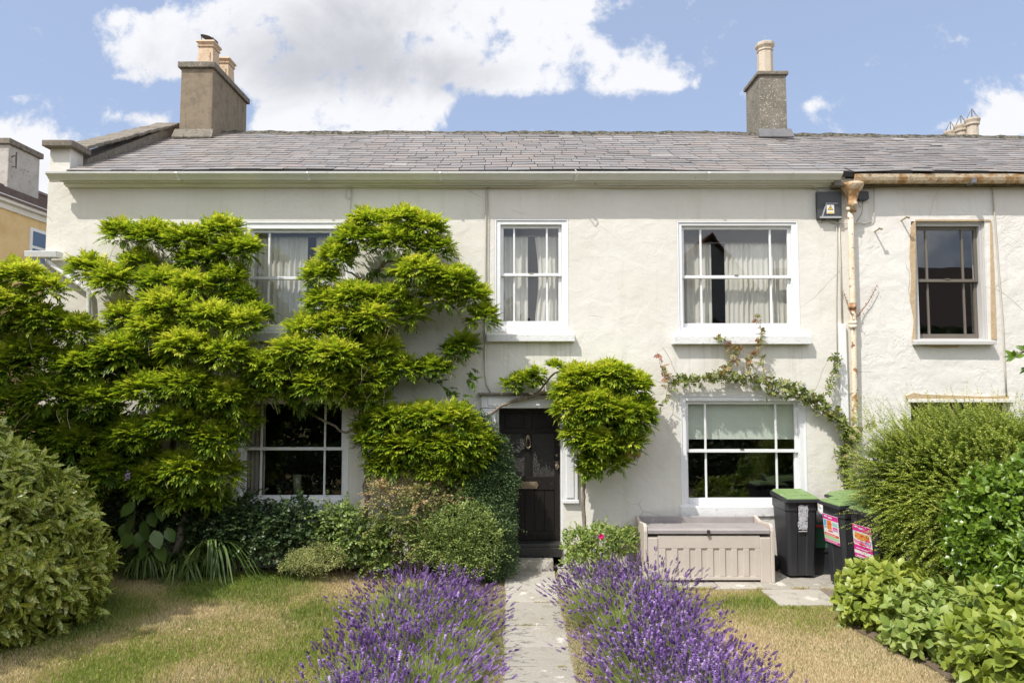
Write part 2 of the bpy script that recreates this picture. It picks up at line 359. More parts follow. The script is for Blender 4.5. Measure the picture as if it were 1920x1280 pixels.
def wall_mesh(name, x0, x1, z0, z1, holes, mat, parent, thick=.32, step=.07, amp=.008, seed=1, label=None):
    """front face at y=0 on a fine lumpy grid with openings, their reveals, and the ends"""
    xs = set(np.linspace(x0, x1, int((x1 - x0) / step) + 1)); zs = set(np.linspace(z0, z1, int((z1 - z0) / step) + 1))
    for h in holes: xs |= {h[0], h[1]}; zs |= {h[2], h[3]}
    xs = np.array(sorted(xs)); zs = np.array(sorted(zs))
    XX, ZZ = np.meshgrid(xs, zs, indexing='ij')
    d = (vnoise(XX * .9, ZZ * .9, seed, 3) - .5) * amp * 2.2 + (vnoise(XX * 4, ZZ * 4, seed + 1, 3) - .5) * amp
    keep = np.ones_like(d)
    for h in holes:
        ddx = np.maximum(np.maximum(h[0] - XX, XX - h[1]), 0); ddz = np.maximum(np.maximum(h[2] - ZZ, ZZ - h[3]), 0)
        keep = np.minimum(keep, np.clip(np.hypot(ddx, ddz) / .15, 0, 1))
    keep = np.minimum(keep, np.clip(np.minimum(XX - x0, x1 - XX) / .15, 0, 1))
    YY = d * keep
    nx, nz_ = XX.shape
    V = np.stack([XX, YY, ZZ], -1).reshape(-1, 3); idx = np.arange(nx * nz_).reshape(nx, nz_)
    cx = (xs[:-1] + xs[1:]) / 2; cz = (zs[:-1] + zs[1:]) / 2; CX, CZ = np.meshgrid(cx, cz, indexing='ij')
    ok = np.ones(CX.shape, bool)
    for h in holes: ok &= ~((CX > h[0]) & (CX < h[1]) & (CZ > h[2]) & (CZ < h[3]))
    q = np.stack([idx[:-1, :-1], idx[1:, :-1], idx[1:, 1:], idx[:-1, 1:]], -1)[ok]
    ex = []; exf = []
    def quad(a, b, c, e):
        k = len(V) + len(ex); ex.extend([a, b, c, e]); exf.append([k, k + 1, k + 2, k + 3])
    for (a, b, c, e) in holes:
        T = thick
        quad((a, 0, c), (a, 0, e), (a, T, e), (a, T, c)); quad((b, 0, c), (b, T, c), (b, T, e), (b, 0, e))
        quad((a, 0, c), (a, T, c), (b, T, c), (b, 0, c)); quad((a, 0, e), (b, 0, e), (b, T, e), (a, T, e))
    D_ = 5.2
    quad((x0, 0, z0), (x0, 0, z1), (x0, D_, z1), (x0, D_, z0)); quad((x1, 0, z0), (x1, D_, z0), (x1, D_, z1), (x1, 0, z1))
    quad((x0, D_, z0), (x0, D_, z1), (x1, D_, z1), (x1, D_, z0))
    V = np.concatenate([V, np.array(ex)]); F = np.concatenate([q, np.array(exf)])
    return np_mesh(name, V, [F], mat, parent, smooth=False)

# ------------------------------------------------------------------ the cream house
XL, XB, XR = X(78), X(1600), 14.0        # left corner, joint with the neighbour, far end
ZT = Z(346)
house = thing('cream_house', 'long cream rendered house with slate roof, white sash windows and black door', 'house', ((XL + XB) / 2, 0, 0))
nbr = thing('terraced_house', 'rough off-white rendered house adjoining on the right, with a rusty gutter and brown sash window', 'house', ((XB + XR) / 2, 0, 0))
def rect(a, b, top, bot): return (X(a), X(b), Z(bot), Z(top))
# px: outer frame rect, sash rect (glass incl. rails), muntins, meeting rail
WIN = dict(
    ul=dict(o=(452, 666, 415, 622), g=(472, 645, 436, 608), mun=(500.5, 616), rail=521, sill=(440, 680, 622, 640)),
    uc=dict(o=(927, 1067, 410, 622), g=(944, 1048, 428, 602), mun=(964, 1026), rail=515, sill=(912, 1078, 625, 640)),
    ur=dict(o=(1272, 1502, 414, 624), g=(1285, 1481, 430, 606), mun=(1317, 1448.5), rail=519, sill=(1262, 1523, 628, 645)),
    ll=dict(o=(450, 657, 742, 948), g=(465, 643, 757, 928), mun=(494, 612), rail=841, sill=(450, 658, 946, 968), pj=.03),
    lr=dict(o=(1273, 1508, 740, 948), g=(1288, 1486, 757, 933), mun=(1320, 1451.5), rail=845, sill=(1271, 1510, 948, 968), pj=.03))
NW = dict(o=(1716, 1856, 415, 638), g=(1727, 1834, 431, 626), mun=(1744, 1812), rail=526, sill=(1718, 1869, 637, 646))
holes = [rect(*w['o']) for w in WIN.values()]
DX0, DX1, DZ0, DZ1 = X(930), X(1054), 0.0, Z(763)
holes.append((DX0, DX1, .0, DZ1))
wall_mesh('wall', XL, XB, 0, ZT + .1, holes, M_cream, house, seed=5)
nhole = [rect(*NW['o']), (X(1703), X(1888), .9, Z(755))]
wall_mesh('wall', XB, XR, 0, ZT + .1, nhole, M_white_r, nbr, amp=.012, seed=9)

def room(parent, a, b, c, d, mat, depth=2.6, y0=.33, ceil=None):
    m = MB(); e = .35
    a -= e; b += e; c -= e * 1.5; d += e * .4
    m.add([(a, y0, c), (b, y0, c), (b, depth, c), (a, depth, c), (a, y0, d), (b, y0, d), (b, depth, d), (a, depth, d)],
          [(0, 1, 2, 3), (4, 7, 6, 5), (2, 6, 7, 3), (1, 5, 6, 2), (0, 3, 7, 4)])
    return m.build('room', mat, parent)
def window(parent, w, frame_mat, sash_mat, name='sash_window', room_mat=None, glass=None, label=None, ysh=.045, catch=True):
    o = rect(*w['o']); g = w['g']; yu, yl = ysh + .03, ysh + .075       # planes of the upper and lower sash
    gx0, gx1 = X(g[0], yu), X(g[1], yu); gz1, gz0 = Z(g[2], yu), Z(g[3], yl)
    st = .045
    sx0, sx1, sz0, sz1 = gx0 - st, gx1 + st, gz0 - .075, gz1 + .045   # outer edge of the sashes
    sx0 = max(sx0, o[0] + .015); sx1 = min(sx1, o[1] - .015); sz1 = min(sz1, o[3] - .02); sz0 = max(sz0, o[2] + .02)
    f = MB(); y1 = .20
    for (a, b, c, d) in ((o[0], sx0, o[2], o[3]), (sx1, o[1], o[2], o[3]), (sx0, sx1, sz1, o[3]), (sx0, sx1, o[2], sz0)):
        f.box(a, b, ysh - .028, y1, c, d)
    bd = .016                                                         # staff bead round the opening
    for (a, b, c, d) in ((o[0] + .002, o[0] + .026, o[2] + .002, o[3] - .002), (o[1] - .026, o[1] - .002, o[2] + .002, o[3] - .002), (o[0] + .026, o[1] - .026, o[3] - .026, o[3] - .002)):
        f.box(a, b, ysh - .028 - bd, ysh - .029, c, d)
    fo = f.build(name, frame_mat, parent, bevel=.004)
    if label: fo['label'] = label
    zr = Z(w['rail'], yu); rh = .022
    def sash(z0, z1, yf, bot, top):
        s = MB(); yb = yf + .04
        a, b = gx0, gx1
        s.box(sx0 + .002, a, yf, yb, z0, z1); s.box(b, sx1 - .002, yf, yb, z0, z1)
        s.box(a, b, yf, yb, z0, z0 + bot); s.box(a, b, yf, yb, z1 - top, z1)
        for mx_ in w['mun']:
            xm = X(mx_, yf); s.box(xm - .014, xm + .014, yf + .006, yb - .004, z0 + bot, z1 - top)
        so = s.build('sash', sash_mat, fo, bevel=.003)
        p = MB(); p.add([(a, yf + .022, z0 + bot), (b, yf + .022, z0 + bot), (b, yf + .022, z1 - top), (a, yf + .022, z1 - top)], [(0, 1, 2, 3)])
        p.build('pane', glass or M_glass, fo)
    sash(zr - rh, sz1 - .002, yu, .044, sz1 - gz1)
    sash(sz0 + .002, zr + rh, yl, gz0 - sz0 - .002, .044)
    s = w['sill']
    pj = w.get('pj', .115); sl = MB(); z1 = Z(s[2], -pj); z0 = Z(s[3], -pj)
    a, b = X(s[0], -pj), X(s[1], -pj)
    sl.hexa([(a, -pj, z0), (b, -pj, z0), (b, .02, z0), (a, .02, z0), (a, -pj, z1 - .012), (b, -pj, z1 - .012), (b, .02, z1 + .012), (a, .02, z1 + .012)])
    sl.build('sill', M_sillm if frame_mat is M_paint else frame_mat, fo, bevel=.008)
    lo = MB(); lo.box(sx0, sx1, ysh + .001, .19, o[2] + .0, sz0) if False else None
    c = MB(); xm = (gx0 + gx1) / 2
    c.box(xm - .03, xm + .03, yu - .012, yu + .002, zr + .021, zr + .032)
    if catch: c.build('catch', M_brass, fo)
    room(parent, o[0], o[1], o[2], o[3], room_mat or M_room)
    return fo
window(house, WIN['ul'], M_paint, M_paint, glass=M_glass, label='upper floor white sash window behind the wisteria')
window(house, WIN['uc'], M_paint, M_paint, label='narrow white sash window above the door')
window(house, WIN['ur'], M_paint, M_paint, label='wide upper white sash window right of the door')
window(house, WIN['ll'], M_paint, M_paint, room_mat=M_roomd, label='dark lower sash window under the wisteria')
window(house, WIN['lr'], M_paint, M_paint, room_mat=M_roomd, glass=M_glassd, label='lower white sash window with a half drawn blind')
window(nbr, NW, M_greyp, M_brownp, room_mat=M_roomd, glass=M_glassd, ysh=.08, label='brown sash window in a pale grey frame')
# neighbour's lower opening: lintel, dark window
lo_ = rect(1703, 1888, 742, 755)
m = MB(); m.box(lo_[0] - .04, lo_[1] + .02, -.035, .1, Z(754), Z(748)); m.build('lintel', M_white_r, nbr, bevel=.005)
m = MB(); zz0, zz1 = .9, Z(755); a, b = lo_[0], lo_[1]
for q in ((a, a + .07), (b - .07, b), ((a + b) / 2 - .03, (a + b) / 2 + .03)): m.box(q[0], q[1], .16, .22, zz0, zz1)
m.box(a + .07, b - .07, .162, .218, zz1 - .07, zz1 - .002); m.box(a + .07, b - .07, .162, .218, zz0, zz0 + .08)
lw = m.build('sash_window', M_brownp, nbr, bevel=.004)
m = MB(); m.add([(a, .2, zz0), (b, .2, zz0), (b, .2, zz1), (a, .2, zz1)], [(0, 1, 2, 3)]); m.build('pane', M_glassd, lw)
room(nbr, a, b, zz0, zz1, M_roomd)
# bare tan render round the neighbour's windows
def strip(name, pts, mat, parent, y0=-.012, y1=.004):
    m = MB(); m.prism([(W(*p).x, W(*p).z) for p in pts], y0, y1); return m.build(name, mat, parent)
strip('bare_render', [(1707, 425), (1716, 414), (1716, 640), (1712, 645), (1716, 655), (1709, 642), (1713, 600), (1706, 560), (1708, 520), (1705, 480)], M_bare, nbr)
strip('bare_render', [(1856, 414), (1859, 417), (1864, 520), (1868, 636), (1858, 636)], M_bare, nbr)
strip('bare_render', [(1716, 412), (1857, 412), (1857, 415), (1716, 415)], M_bare, nbr)
strip('bare_render', [(1722, 647), (1800, 647), (1793, 651), (1760, 652), (1735, 649)], M_bare, nbr)
strip('bare_render', [(1697, 742), (1712, 736), (1730, 739), (1790, 741), (1846, 743), (1890, 741), (1890, 748), (1700, 748)], M_bare, nbr, -.02)

# curtains: pleated sheets hung behind the panes, each a thing of its own
def curtain(x0, x1, z0, z1, label, mat, n=9, y=.26, taper=0, group='linen curtains behind the upper windows', ph=0):
    k = n * 8 + 1; V = []; rows = 8
    for j in range(rows + 1):
        tz = j / rows
        for i in range(k):
            t = i / (k - 1)
            amp = .022 * (.6 + .4 * math.sin(t * 17 + ph)) + .006 * math.sin(9 * tz + t * 6)
            xx = x0 + (x1 - x0) * t
            if taper: xx = (x0 if taper < 0 else x1) + (xx - (x0 if taper < 0 else x1)) * (1 - .18 * math.sin(math.pi * min(1, tz * 1.1)) * abs(taper))
            V.append((xx, y + amp * math.sin(t * n * 2 * math.pi + ph + .5 * math.sin(5 * t)), z1 + (z0 - z1) * tz))
    idx = np.arange(k * (rows + 1)).reshape(rows + 1, k)
    F = np.stack([idx[:-1, :-1], idx[1:, :-1], idx[1:, 1:], idx[:-1, 1:]], -1).reshape(-1, 4)
    o = np_mesh('curtain', V, [F], mat, smooth=True)
    return tag(o, label, 'curtain', group)
zt, zb = Z(445, .26), Z(612, .26)
curtain(X(468, .26), X(574, .26), zb, zt, 'wide cream curtain drawn across the left of the wisteria-framed upper window', M_curt, 11, ph=1)
curtain(X(590, .26), X(655, .26), zb, zt, 'cream curtain at the right of the wisteria-framed upper window', M_curt, 7)
zt = Z(444, .26)
curtain(X(940, .26), X(990, .26), zb, zt, 'cream curtain at the left of the narrow window above the door', M_curt, 5, ph=.5)
curtain(X(1003, .26), X(1054, .26), zb, zt, 'cream curtain at the right of the narrow window above the door', M_curt, 5, taper=.7)
zt = Z(457, .26)
curtain(X(1282, .26), X(1336, .26), zb, zt, 'narrow cream curtain at the left of the wide upper window above the storage box', M_curt, 5)
curtain(X(1362, .26), X(1484, .26), zb, zt, 'wide cream curtain drawn across the right of the wide upper window above the storage box', M_curt, 13, ph=2)
curtain(X(458, .26), X(502, .26), Z(935, .26), Z(750, .26), 'taupe curtain in the dark lower window under the wisteria', M_curtd, 6, group='taupe curtains')
m = MB()
for k_ in range(3):
    zc = Z(757 + k_ * 21, .2); m.box(X(1284, .2), X(1490, .2), .19 + .004 * k_, .20 + .004 * k_, Z(757 + (k_ + 1) * 21 + 3, .2), zc + .01)
tag(m.build('roman_blind', M_blind), 'pale sage roman blind half lowered in the lower right window', 'blind')
m = MB(); m.tube([(X(938, .24), .235, Z(443, .24)), (X(1056, .24), .235, Z(443, .24))], .009, 6)
m2 = m.build('curtain_rail', M_lead, house)
m = MB(); m.tube([(X(1280, .24), .225, Z(456, .24)), (X(1486, .24), .225, Z(456, .24))], .008, 6); m.build('curtain_rail', M_darkcable, house)
m = MB(); m.tube([(X(460, .24), .225, Z(444, .24)), (X(660, .24), .225, Z(444, .24))], .008, 6); m.build('curtain_rail', M_lead, house)
vz = Z(928, .22)
m = MB(); m.lathe([(.045, vz - .02), (.055, vz + .12), (.07, vz + .30), (.066, vz + .30), (.05, vz + .12), (.0, vz + .02)], X(562, .24), .25, 14)
tag(m.build('vase', pmat('smoky glass vase', [(.16, .17, .10)], 5, .2), smooth=True), 'tall smoky glass vase standing inside the dark lower left window', 'vase')

# ------------------------------------------------------------------ roof (slates laid one by one)
YE, YR = -.24, 3.2
def eave_z(x):
    return np.interp(x, [XL, X(1300), X(1560), XR], [Z(319, YE), Z(319.5, YE), Z(322.5, YE), Z(320.5, YE)])
def ridge_z(x):
    return np.interp(x, [XL, 4.0, 5.6, XR], [Z(250, YR), Z(251, YR), Z(254, YR), Z(264, YR)]) + .006 * np.sin(np.asarray(x) * 2.1)
def roof(parent, x0, x1, courses, wid, seed, jit):
    g = random.Random(seed); m = MB(); L = math.hypot(YR - YE, 1.8); nrm = Vector((0, -1.8, YR - YE)).normalized()
    def P(x, s, h):
        sag = -.025 * math.sin(math.pi * s) + .012 * math.sin(x * 1.3 + s * 3)
        ze, zr_ = float(eave_z(x)), float(ridge_z(x))
        return Vector((x, YE + (YR - YE) * s, ze + (zr_ - ze) * s + sag)) + nrm * h
    for c in range(courses):
        s0 = c / courses; s1 = (c + 1.12) / courses
        x = x0 - (wid * .5 if c % 2 else 0) ; 
        while x < x1:
            w_ = wid * g.uniform(.85, 1.15) * (1 - .25 * c / courses * 0)
            a, b = max(x, x0) + .006, min(x + w_, x1) - .006
            if b - a > .03:
                j = g.uniform(-jit, jit) * (3 if g.random() < .03 else 1); hh = .012 + g.uniform(0, .004)
                tl = g.uniform(-.002, .003)
                m.tint = g.random() ** .9 * .94
                if g.random() < .02: m.tint = 1.0
                j2 = j + g.uniform(-jit, jit) * .5
                lo1, lo2 = P(a, s0 + j, hh + tl), P(b, s0 + j2, hh - tl)
                u1, u2 = P(a, s1, .003), P(b, s1, .003); l1, l2 = P(a, s0 + j, hh - .009), P(b, s0 + j2, hh - .009)
                m.add([lo1, lo2, u2, u1, l1, l2], [(0, 1, 2, 3), (4, 5, 1, 0), (4, 0, 3), (5, 2, 1)])
            x += w_
    o = m.build('roof', M_slate, parent)
    d = MB(); n = 24
    for i in range(n):
        a, b = x0 + (x1 - x0) * i / n, x0 + (x1 - x0) * (i + 1) / n
        for (s0, s1) in ((0, .5), (.5, 1)):
            d.add([P(a, s0, -.004), P(b, s0, -.004), P(b, s1, -.004), P(a, s1, -.004)], [(0, 1, 2, 3)])
        pa, pb = P(a, 1, 0), P(b, 1, 0)
        d.add([pa, pb, (b, YR * 2 + .3, eave_z(b) - .1), (a, YR * 2 + .3, eave_z(a) - .1)], [(0, 1, 2, 3)])
        d.add([P(a, 0, -.004), P(b, 0, -.004), (b, YE + .02, eave_z(b) - .07), (a, YE + .02, eave_z(a) - .07)], [(0, 3, 2, 1)])
    d.build('underlay', M_under, o)
    r_ = MB(); k = int((x1 - x0) / .12); top = []
    for i in range(k + 1):
        xx = x0 + (x1 - x0) * i / k; top.append((xx, float(ridge_z(xx)) + .03 + g.uniform(-.012, .016)))
    for i in range(k):
        (a, za), (b, zb_) = top[i], top[i + 1]; y0_ = YR - .13 - g.uniform(0, .02)
        ba, bb = P(a, .962, .01), P(b, .962, .01)
        r_.add([ba, bb, (b, YR - .05, zb_), (a, YR - .05, za), (a, YR + .1, za - .02), (b, YR + .1, zb_ - .02)], [(0, 1, 2, 3), (3, 2, 5, 4)])
    r_.build('ridge', M_ridge, o)
    return o
roof_l = roof(house, XL + .42, X(1610, YE) + .0, 17, .36, 3, .006)
roof_r = roof(nbr, X(1610, YE), XR, 19, .28, 4, .012)

# eaves: moulded gutter, fascia, brackets
def profile_run(pts, xa, xb):
    m = MB(); m.prism(pts, xa, xb, 'x'); return m
zg0, zg1 = Z(335, -.3), Z(322, -.3)
g0, g1 = X(72, -.3), X(1590, -.3)
h_ = zg1 - zg0
m = profile_run([(-.20, zg0), (-.235, zg0 + .01), (-.26, zg0 + h_ * .35), (-.315, zg0 + h_ * .72), (-.32, zg1), (-.30, zg1), (-.21, zg0 + .03), (-.2, zg1)], X(72, -.3), g1)
gut = m.build('gutter', M_gutter, house, bevel=.003)
zf0 = Z(349, -.1)
m = profile_run([(-.001, zf0), (-.05, zf0), (-.065, zf0 + .015), (-.10, zf0 + .02), (-.115, zf0 + .055), (-.18, zg0 - .015), (-.198, zg0 + .06), (-.001, zg0 + .06)], X(103, -.15), X(1588, -.1))
m.build('fascia', M_gutter, house, bevel=.003)
for px in (320, 570, 823, 1083, 1336):
    m = MB(); xx = X(px, -.32); m.box(xx - .020, xx + .020, -.262, -.20, zg0 - .006, zg0 + .03); m.prism([(-.262, zg0 + .005), (-.33, zg0 + .075), (-.322, zg0 + .1), (-.255, zg0 + .04)], xx - .016, xx + .016, 'x')
    m.build('gutter_bracket', M_gutter, gut, bevel=.004)
zr0, zr1 = Z(342, -.26), Z(326, -.26); hr = zr1 - zr0
prof = [(-.16 - .075 * math.cos(t) - .03, zr1 - hr * math.sin(t)) for t in np.linspace(0, math.pi, 9)]
m = profile_run(prof + [(-.12, zr1 - .004), (-.17, zr0 + .03), (-.22, zr0 + .03), (-.255, zr1 - .004)], X(1612, -.25), XR)
gutr = m.build('gutter', M_rust, nbr)
m = profile_run([(-.001, Z(348, -.05)), (-.05, Z(348, -.05)), (-.07, Z(340, -.05)), (-.07, Z(333, -.05)), (-.001, Z(330, -.05))], X(1612), XR); m.build('fascia', M_coping, nbr)
m = MB(); xx = X(1838, -.25); m.box(xx - .03, xx + .03, -.28, -.12, zr0 - .012, zr0 + .07); m.build('gutter_bracket', M_lead, gutr, bevel=.004)
# kneeler pier and coping at the left verge
m = MB(); a, b = XL + .012, X(119)
m.box(a, b, -.012, .30, ZT + .05, Z(276)); m.build('kneeler', M_cream, house, bevel=.01)
m = MB(); m.box(X(64, -.1), X(123, -.1), -.13, .34, Z(275, -.1), Z(263, -.1)); m.build('kneeler_cap', M_coping, house, bevel=.015)
m = MB(); xk0, xk1 = XL + .03, XL + .40
for i in range(14):
    s0, s1 = .13 + .83 * i / 14, .13 + .83 * (i + 1) / 14
    def q(s, top): 
        ze, zr_ = float(eave_z(XL)), float(ridge_z(XL)); return (YE + (YR - YE) * s, ze + (zr_ - ze) * s + (.30 - .07 * s + rnd.uniform(-.012, .012) if top else -.12))
    (ya, za), (yb, zb_) = q(s0, 1), q(s1, 1); zc, zd = q(s0, 0)[1], q(s1, 0)[1]
    yb -= .006
    m.hexa([(xk0 - .05, ya, za - .06), (xk1 + .05, ya, za - .06), (xk1 + .05, yb, zb_ - .06), (xk0 - .05, yb, zb_ - .06), (xk0 - .05, ya, za), (xk1 + .05, ya, za), (xk1 + .05, yb, zb_), (xk0 - .05, yb, zb_)])
cop = m.build('coping', M_coping, house, bevel=.012)
m = MB(); (ya, za), (yb, zb_) = (YE + .1, float(eave_z(XL)) - .12), (YR, float(ridge_z(XL)) - .12)
m.hexa([(xk0, .3, za), (xk1, .3, za), (xk1, yb, zb_), (xk0, yb, zb_), (xk0, .3, za + .47), (xk1, .3, za + .47), (xk1, yb, zb_ + .33), (xk0, yb, zb_ + .33)])
m.build('parapet', M_coping, house, bevel=.005)
m = MB(); m.add([(XL + .005, 0, ZT), (XL + .005, 2 * YR, ZT), (XL + .005, YR, float(ridge_z(XL)))], [(0, 2, 1)]); m.build('gable', M_cream, house)

# chimneys
def stack(parent, x0, x1, y0, y1, z0, zc, zt_, mat, over=.045, capmat=None):
    m = MB(); n = 6
    m.frustum((x0 + x1) / 2, (y0 + y1) / 2, z0, z0 + .28, (x1 - x0) / 2 + .05, (y1 - y0) / 2 + .05, (x1 - x0) / 2, (y1 - y0) / 2)
    m.frustum((x0 + x1) / 2, (y0 + y1) / 2, z0 + .281, zc, (x1 - x0) / 2, (y1 - y0) / 2, (x1 - x0) / 2 * .985, (y1 - y0) / 2 * .99)
    o = m.build('chimney', mat, parent, bevel=.015)
    if y0 < YR:                                             # lead flashing where the stack meets the slates
        f = MB(); zf = float(ridge_z(x0)) - (YR - y0) * 1.8 / (YR - YE)
        f.hexa([(x0 - .05, y0 - .14, zf - .06), (x1 + .05, y0 - .14, zf - .06), (x1 + .07, y0 - .05, zf), (x0 - .07, y0 - .05, zf), (x0 - .07, y0 - .15, zf - .035), (x1 + .07, y0 - .15, zf - .035), (x1 + .055, y0 - .052, zf + .15), (x0 - .055, y0 - .052, zf + .15)])
        f.build('flashing', M_coping if y0 < 2.8 else M_lead, o)
    m = MB(); m.box(x0 - over, x1 + over, y0 - over, y1 + over, zc + .001, zt_); m.frustum((x0 + x1) / 2, (y0 + y1) / 2, zt_ + .001, zt_ + .05, (x1 - x0) / 2 + over - .02, (y1 - y0) / 2 + over - .02, (x1 - x0) / 2 - .1, (y1 - y0) / 2 - .1)
    m.build('chimney_cap', capmat or M_coping, o, bevel=.012)
    return o
DC = 2.66
c1 = stack(house, -6.43, -5.80, DC, 4.36, 7.1, Z(128, DC), Z(117, DC), M_stack)
def square_pot(parent, cx, cy, z0, H, mat):
    m = MB(); a = .165
    m.frustum(cx, cy, z0, z0 + H * .78, a, a, a * .87, a * .87)
    m.frustum(cx, cy, z0 + H * .781, z0 + H * .84, a * .98, a * .98, a * 1.02, a * 1.02)
    m.frustum(cx, cy, z0 + H * .841, z0 + H * .93, a * .86, a * .86, a * 1.1, a * 1.1)
    m.frustum(cx, cy, z0 + H * .931, z0 + H, a * 1.14, a * 1.14, a * 1.08, a * 1.08)
    for sgn, ax in ((-1, 'y'), (1, 'x')):                # raised lugged panel on two visible faces
        w_ = a * .62; pz0, pz1 = z0 + H * .1, z0 + H * .68
        pts = [(-w_, pz0), (w_, pz0), (w_ * .95, pz1 - .05), (w_ * .6, pz1 - .04), (w_ * .5, pz1), (-w_ * .5, pz1), (-w_ * .6, pz1 - .04), (-w_ * .95, pz1 - .05)]
        if ax == 'y': m.prism([(cx + p[0], p[1]) for p in pts], cy - a - .006, cy - a + .04)
        else: m.prism([(cy + p[0], p[1]) for p in pts], cx + a - .04, cx + a + .006, 'x')
    return m.build('chimney_pot', mat, parent, bevel=.006)
zc1 = Z(117, DC) + .03
p1 = square_pot(c1, -6.13, 3.18, zc1, .60, M_pot)
square_pot(c1, -6.10, 3.85, zc1, .58, M_pot)
m = MB(); cz = zc1 + .62
for q in ((-.1, -.1), (.1, -.1), (.1, .1), (-.1, .1)): m.tube([(-6.13 + q[0], 3.18 + q[1], cz - .04), (-6.12 + q[0] * 1.2, 3.18 + q[1] * 1.2, cz + .09 - q[0] * .3)], .008, 5)
vs = [( -6.13, 3.18, cz + .15)]; n = 16
for k in range(n):
    t = 2 * math.pi * k / n; vs.append((-6.13 + .165 * math.cos(t), 3.18 + .165 * math.sin(t), cz + .085 - .165 * math.cos(t) * .3))
m.add(vs, [(0, 1 + k, 1 + (k + 1) % n) for k in range(n)] + [tuple(range(n, 0, -1))])
m.build('cowl', M_metal, p1)
DR = 2.9
c2 = stack(house, 4.88, 5.42, DR, 3.68, 6.9, Z(141, DR), Z(134, DR), M_stack2, .035)
zc2 = Z(134, DR) + .03
m = MB(); m.lathe([(.155, zc2), (.15, zc2 + .5), (.145, zc2 + .505), (.165, zc2 + .525), (.165, zc2 + .545), (.15, zc2 + .56), (.19, zc2 + .62), (.195, zc2 + .67), (.17, zc2 + .69), (.12, zc2 + .69), (.11, zc2 + .5)], 5.13, 3.22, 8, R(22.5))
m.build('chimney_pot', M_pot2, c2)
c3 = stack(nbr, 10.75, 11.35, 5.55, 6.95, 6.4, 8.28, 8.40, M_stack2, .04)
for i, yy in enumerate((5.75, 6.15, 6.55)):
    z0 = 8.42; m = MB()
    m.lathe([(.13, z0), (.12, z0 + .42), (.15, z0 + .45), (.15, z0 + .50), (.17, z0 + .56), (.17, z0 + .60), (.12, z0 + .61), (.1, z0 + .5)], 11.02, yy, 12)
    p_ = m.build('chimney_pot', M_pot2, c3, smooth=False)
    m = MB()
    for k in range(6):
        t = k * math.pi / 3; m.tube([(11.02 + .14 * math.cos(t), yy + .14 * math.sin(t), z0 + .6), (11.02, yy, z0 + .86)], .006, 4)
    m.build('bird_guard', M_lead, p_)

# ------------------------------------------------------------------ the door
door_y = .17
a, b = X(936, door_y), X(1049, door_y); zd0 = Z(1013, door_y); zd1 = Z(765, door_y)
fr = MB()                                                    # frame and side architraves
fr.box(DX0, a, .03, .26, 0.02, DZ1); fr.box(b, DX1, .02, .26, .06, DZ1); fr.box(a, b, .06, .26, zd1, DZ1)
df = fr.build('door_frame', M_paint, house, bevel=.005)
m = MB(); m.box(DX1 - .0, X(1081), -.055, .012, Z(938), Z(765)); m.box(DX1 - .004, X(1083), -.062, .010, Z(942), Z(936)); m.box(DX1 + .05, X(1074), -.068, -.05, Z(932), Z(772))
m.build('pilaster', M_paint, house, bevel=.005)
m = MB(); m.box(X(905), DX0, -.055, .012, Z(938), Z(765)); m.box(X(911), DX0 - .05, -.068, -.05, Z(932), Z(772)); m.build('pilaster', M_paint, house, bevel=.005)
m = MB(); m.box(X(903), X(1083), -.058, .012, Z(764), Z(741)); m.box(X(915), X(1071), -.072, -.055, Z(760), Z(745)); m.build('door_head', M_paint, house, bevel=.005)
m = MB(); m.box(X(896, -.1), X(1086, -.1), -.14, .01, Z(740.5, -.05), Z(736, -.05)); m.build('drip_ledge', M_coping, house, bevel=.006)
dr = MB(); T0, T1 = door_y, door_y + .045
zm = [Z(y_, door_y) for y_ in (1013, 1002, 918, 893, 812, 803, 772, 765)]
xc0, xc1 = X(983, door_y), X(997, door_y)
st = .085
dr.box(a + .002, a + st, T0, T1, zd0, zd1); dr.box(b - st, b - .002, T0, T1, zd0, zd1)      # stiles
for (p, q) in ((zd0, zd0 + .13), (zm[2], zm[3]), (zm[4], zm[5]), (zm[6] - .02, zd1)): dr.box(a + st, b - st, T0, T1, p, q)
dr.box(xc0, xc1, T0 + .001, T1, zm[3], zm[4]); dr.box(xc0, xc1, T0 + .001, T1, zm[5], zm[6] - .02)
for k in range(5):                                                                       # boarded lower panel
    w_ = (b - a - 2 * st) / 5; xa = a + st + k * w_; dr.box(xa + .004, xa + w_ - .004, T0 + .014, T1, zd0 + .13, zm[2])
dr.box(a + st, b - st, T0 + .025, T1 - .004, zd0 + .13, zm[2]); dr.box(a + st, b - st, T0 + .02, T1 - .004, zm[5], zm[6] - .02)
do = dr.build('door', M_doorp, house, bevel=.005)
for (p, q) in ((a + st, xc0), (xc1, b - st)):
    m = MB(); m.box(p, q, T0 + .018, T0 + .026, zm[3], zm[4]); m.build('obscured_pane', M_obsc, do)
m = MB(); kx = X(990, door_y); kz = Z(826, door_y)
m.prism([(kx + .026 * math.cos(t), kz + .055 + .032 * math.sin(t)) for t in np.linspace(0, 2 * math.pi, 12, False)], T0 - .02, T0)
m.tube([(kx - .02, T0 - .03, kz + .05), (kx - .03, T0 - .035, kz - .02), (kx - .032, T0 - .035, kz - .085), (kx, T0 - .035, kz - .1), (kx + .032, T0 - .035, kz - .085), (kx + .03, T0 - .035, kz - .02), (kx + .02, T0 - .03, kz + .05)], .009, 7)
m.prism([(kx + .02 * math.cos(t), kz - .1 + .018 * math.sin(t)) for t in np.linspace(0, 2 * math.pi, 10, False)], T0 - .05, T0)
m.build('knocker', M_brass, do, smooth=False)
m = MB(); lx, lz = X(992, door_y), Z(909, door_y); ww, hh = .14, .052
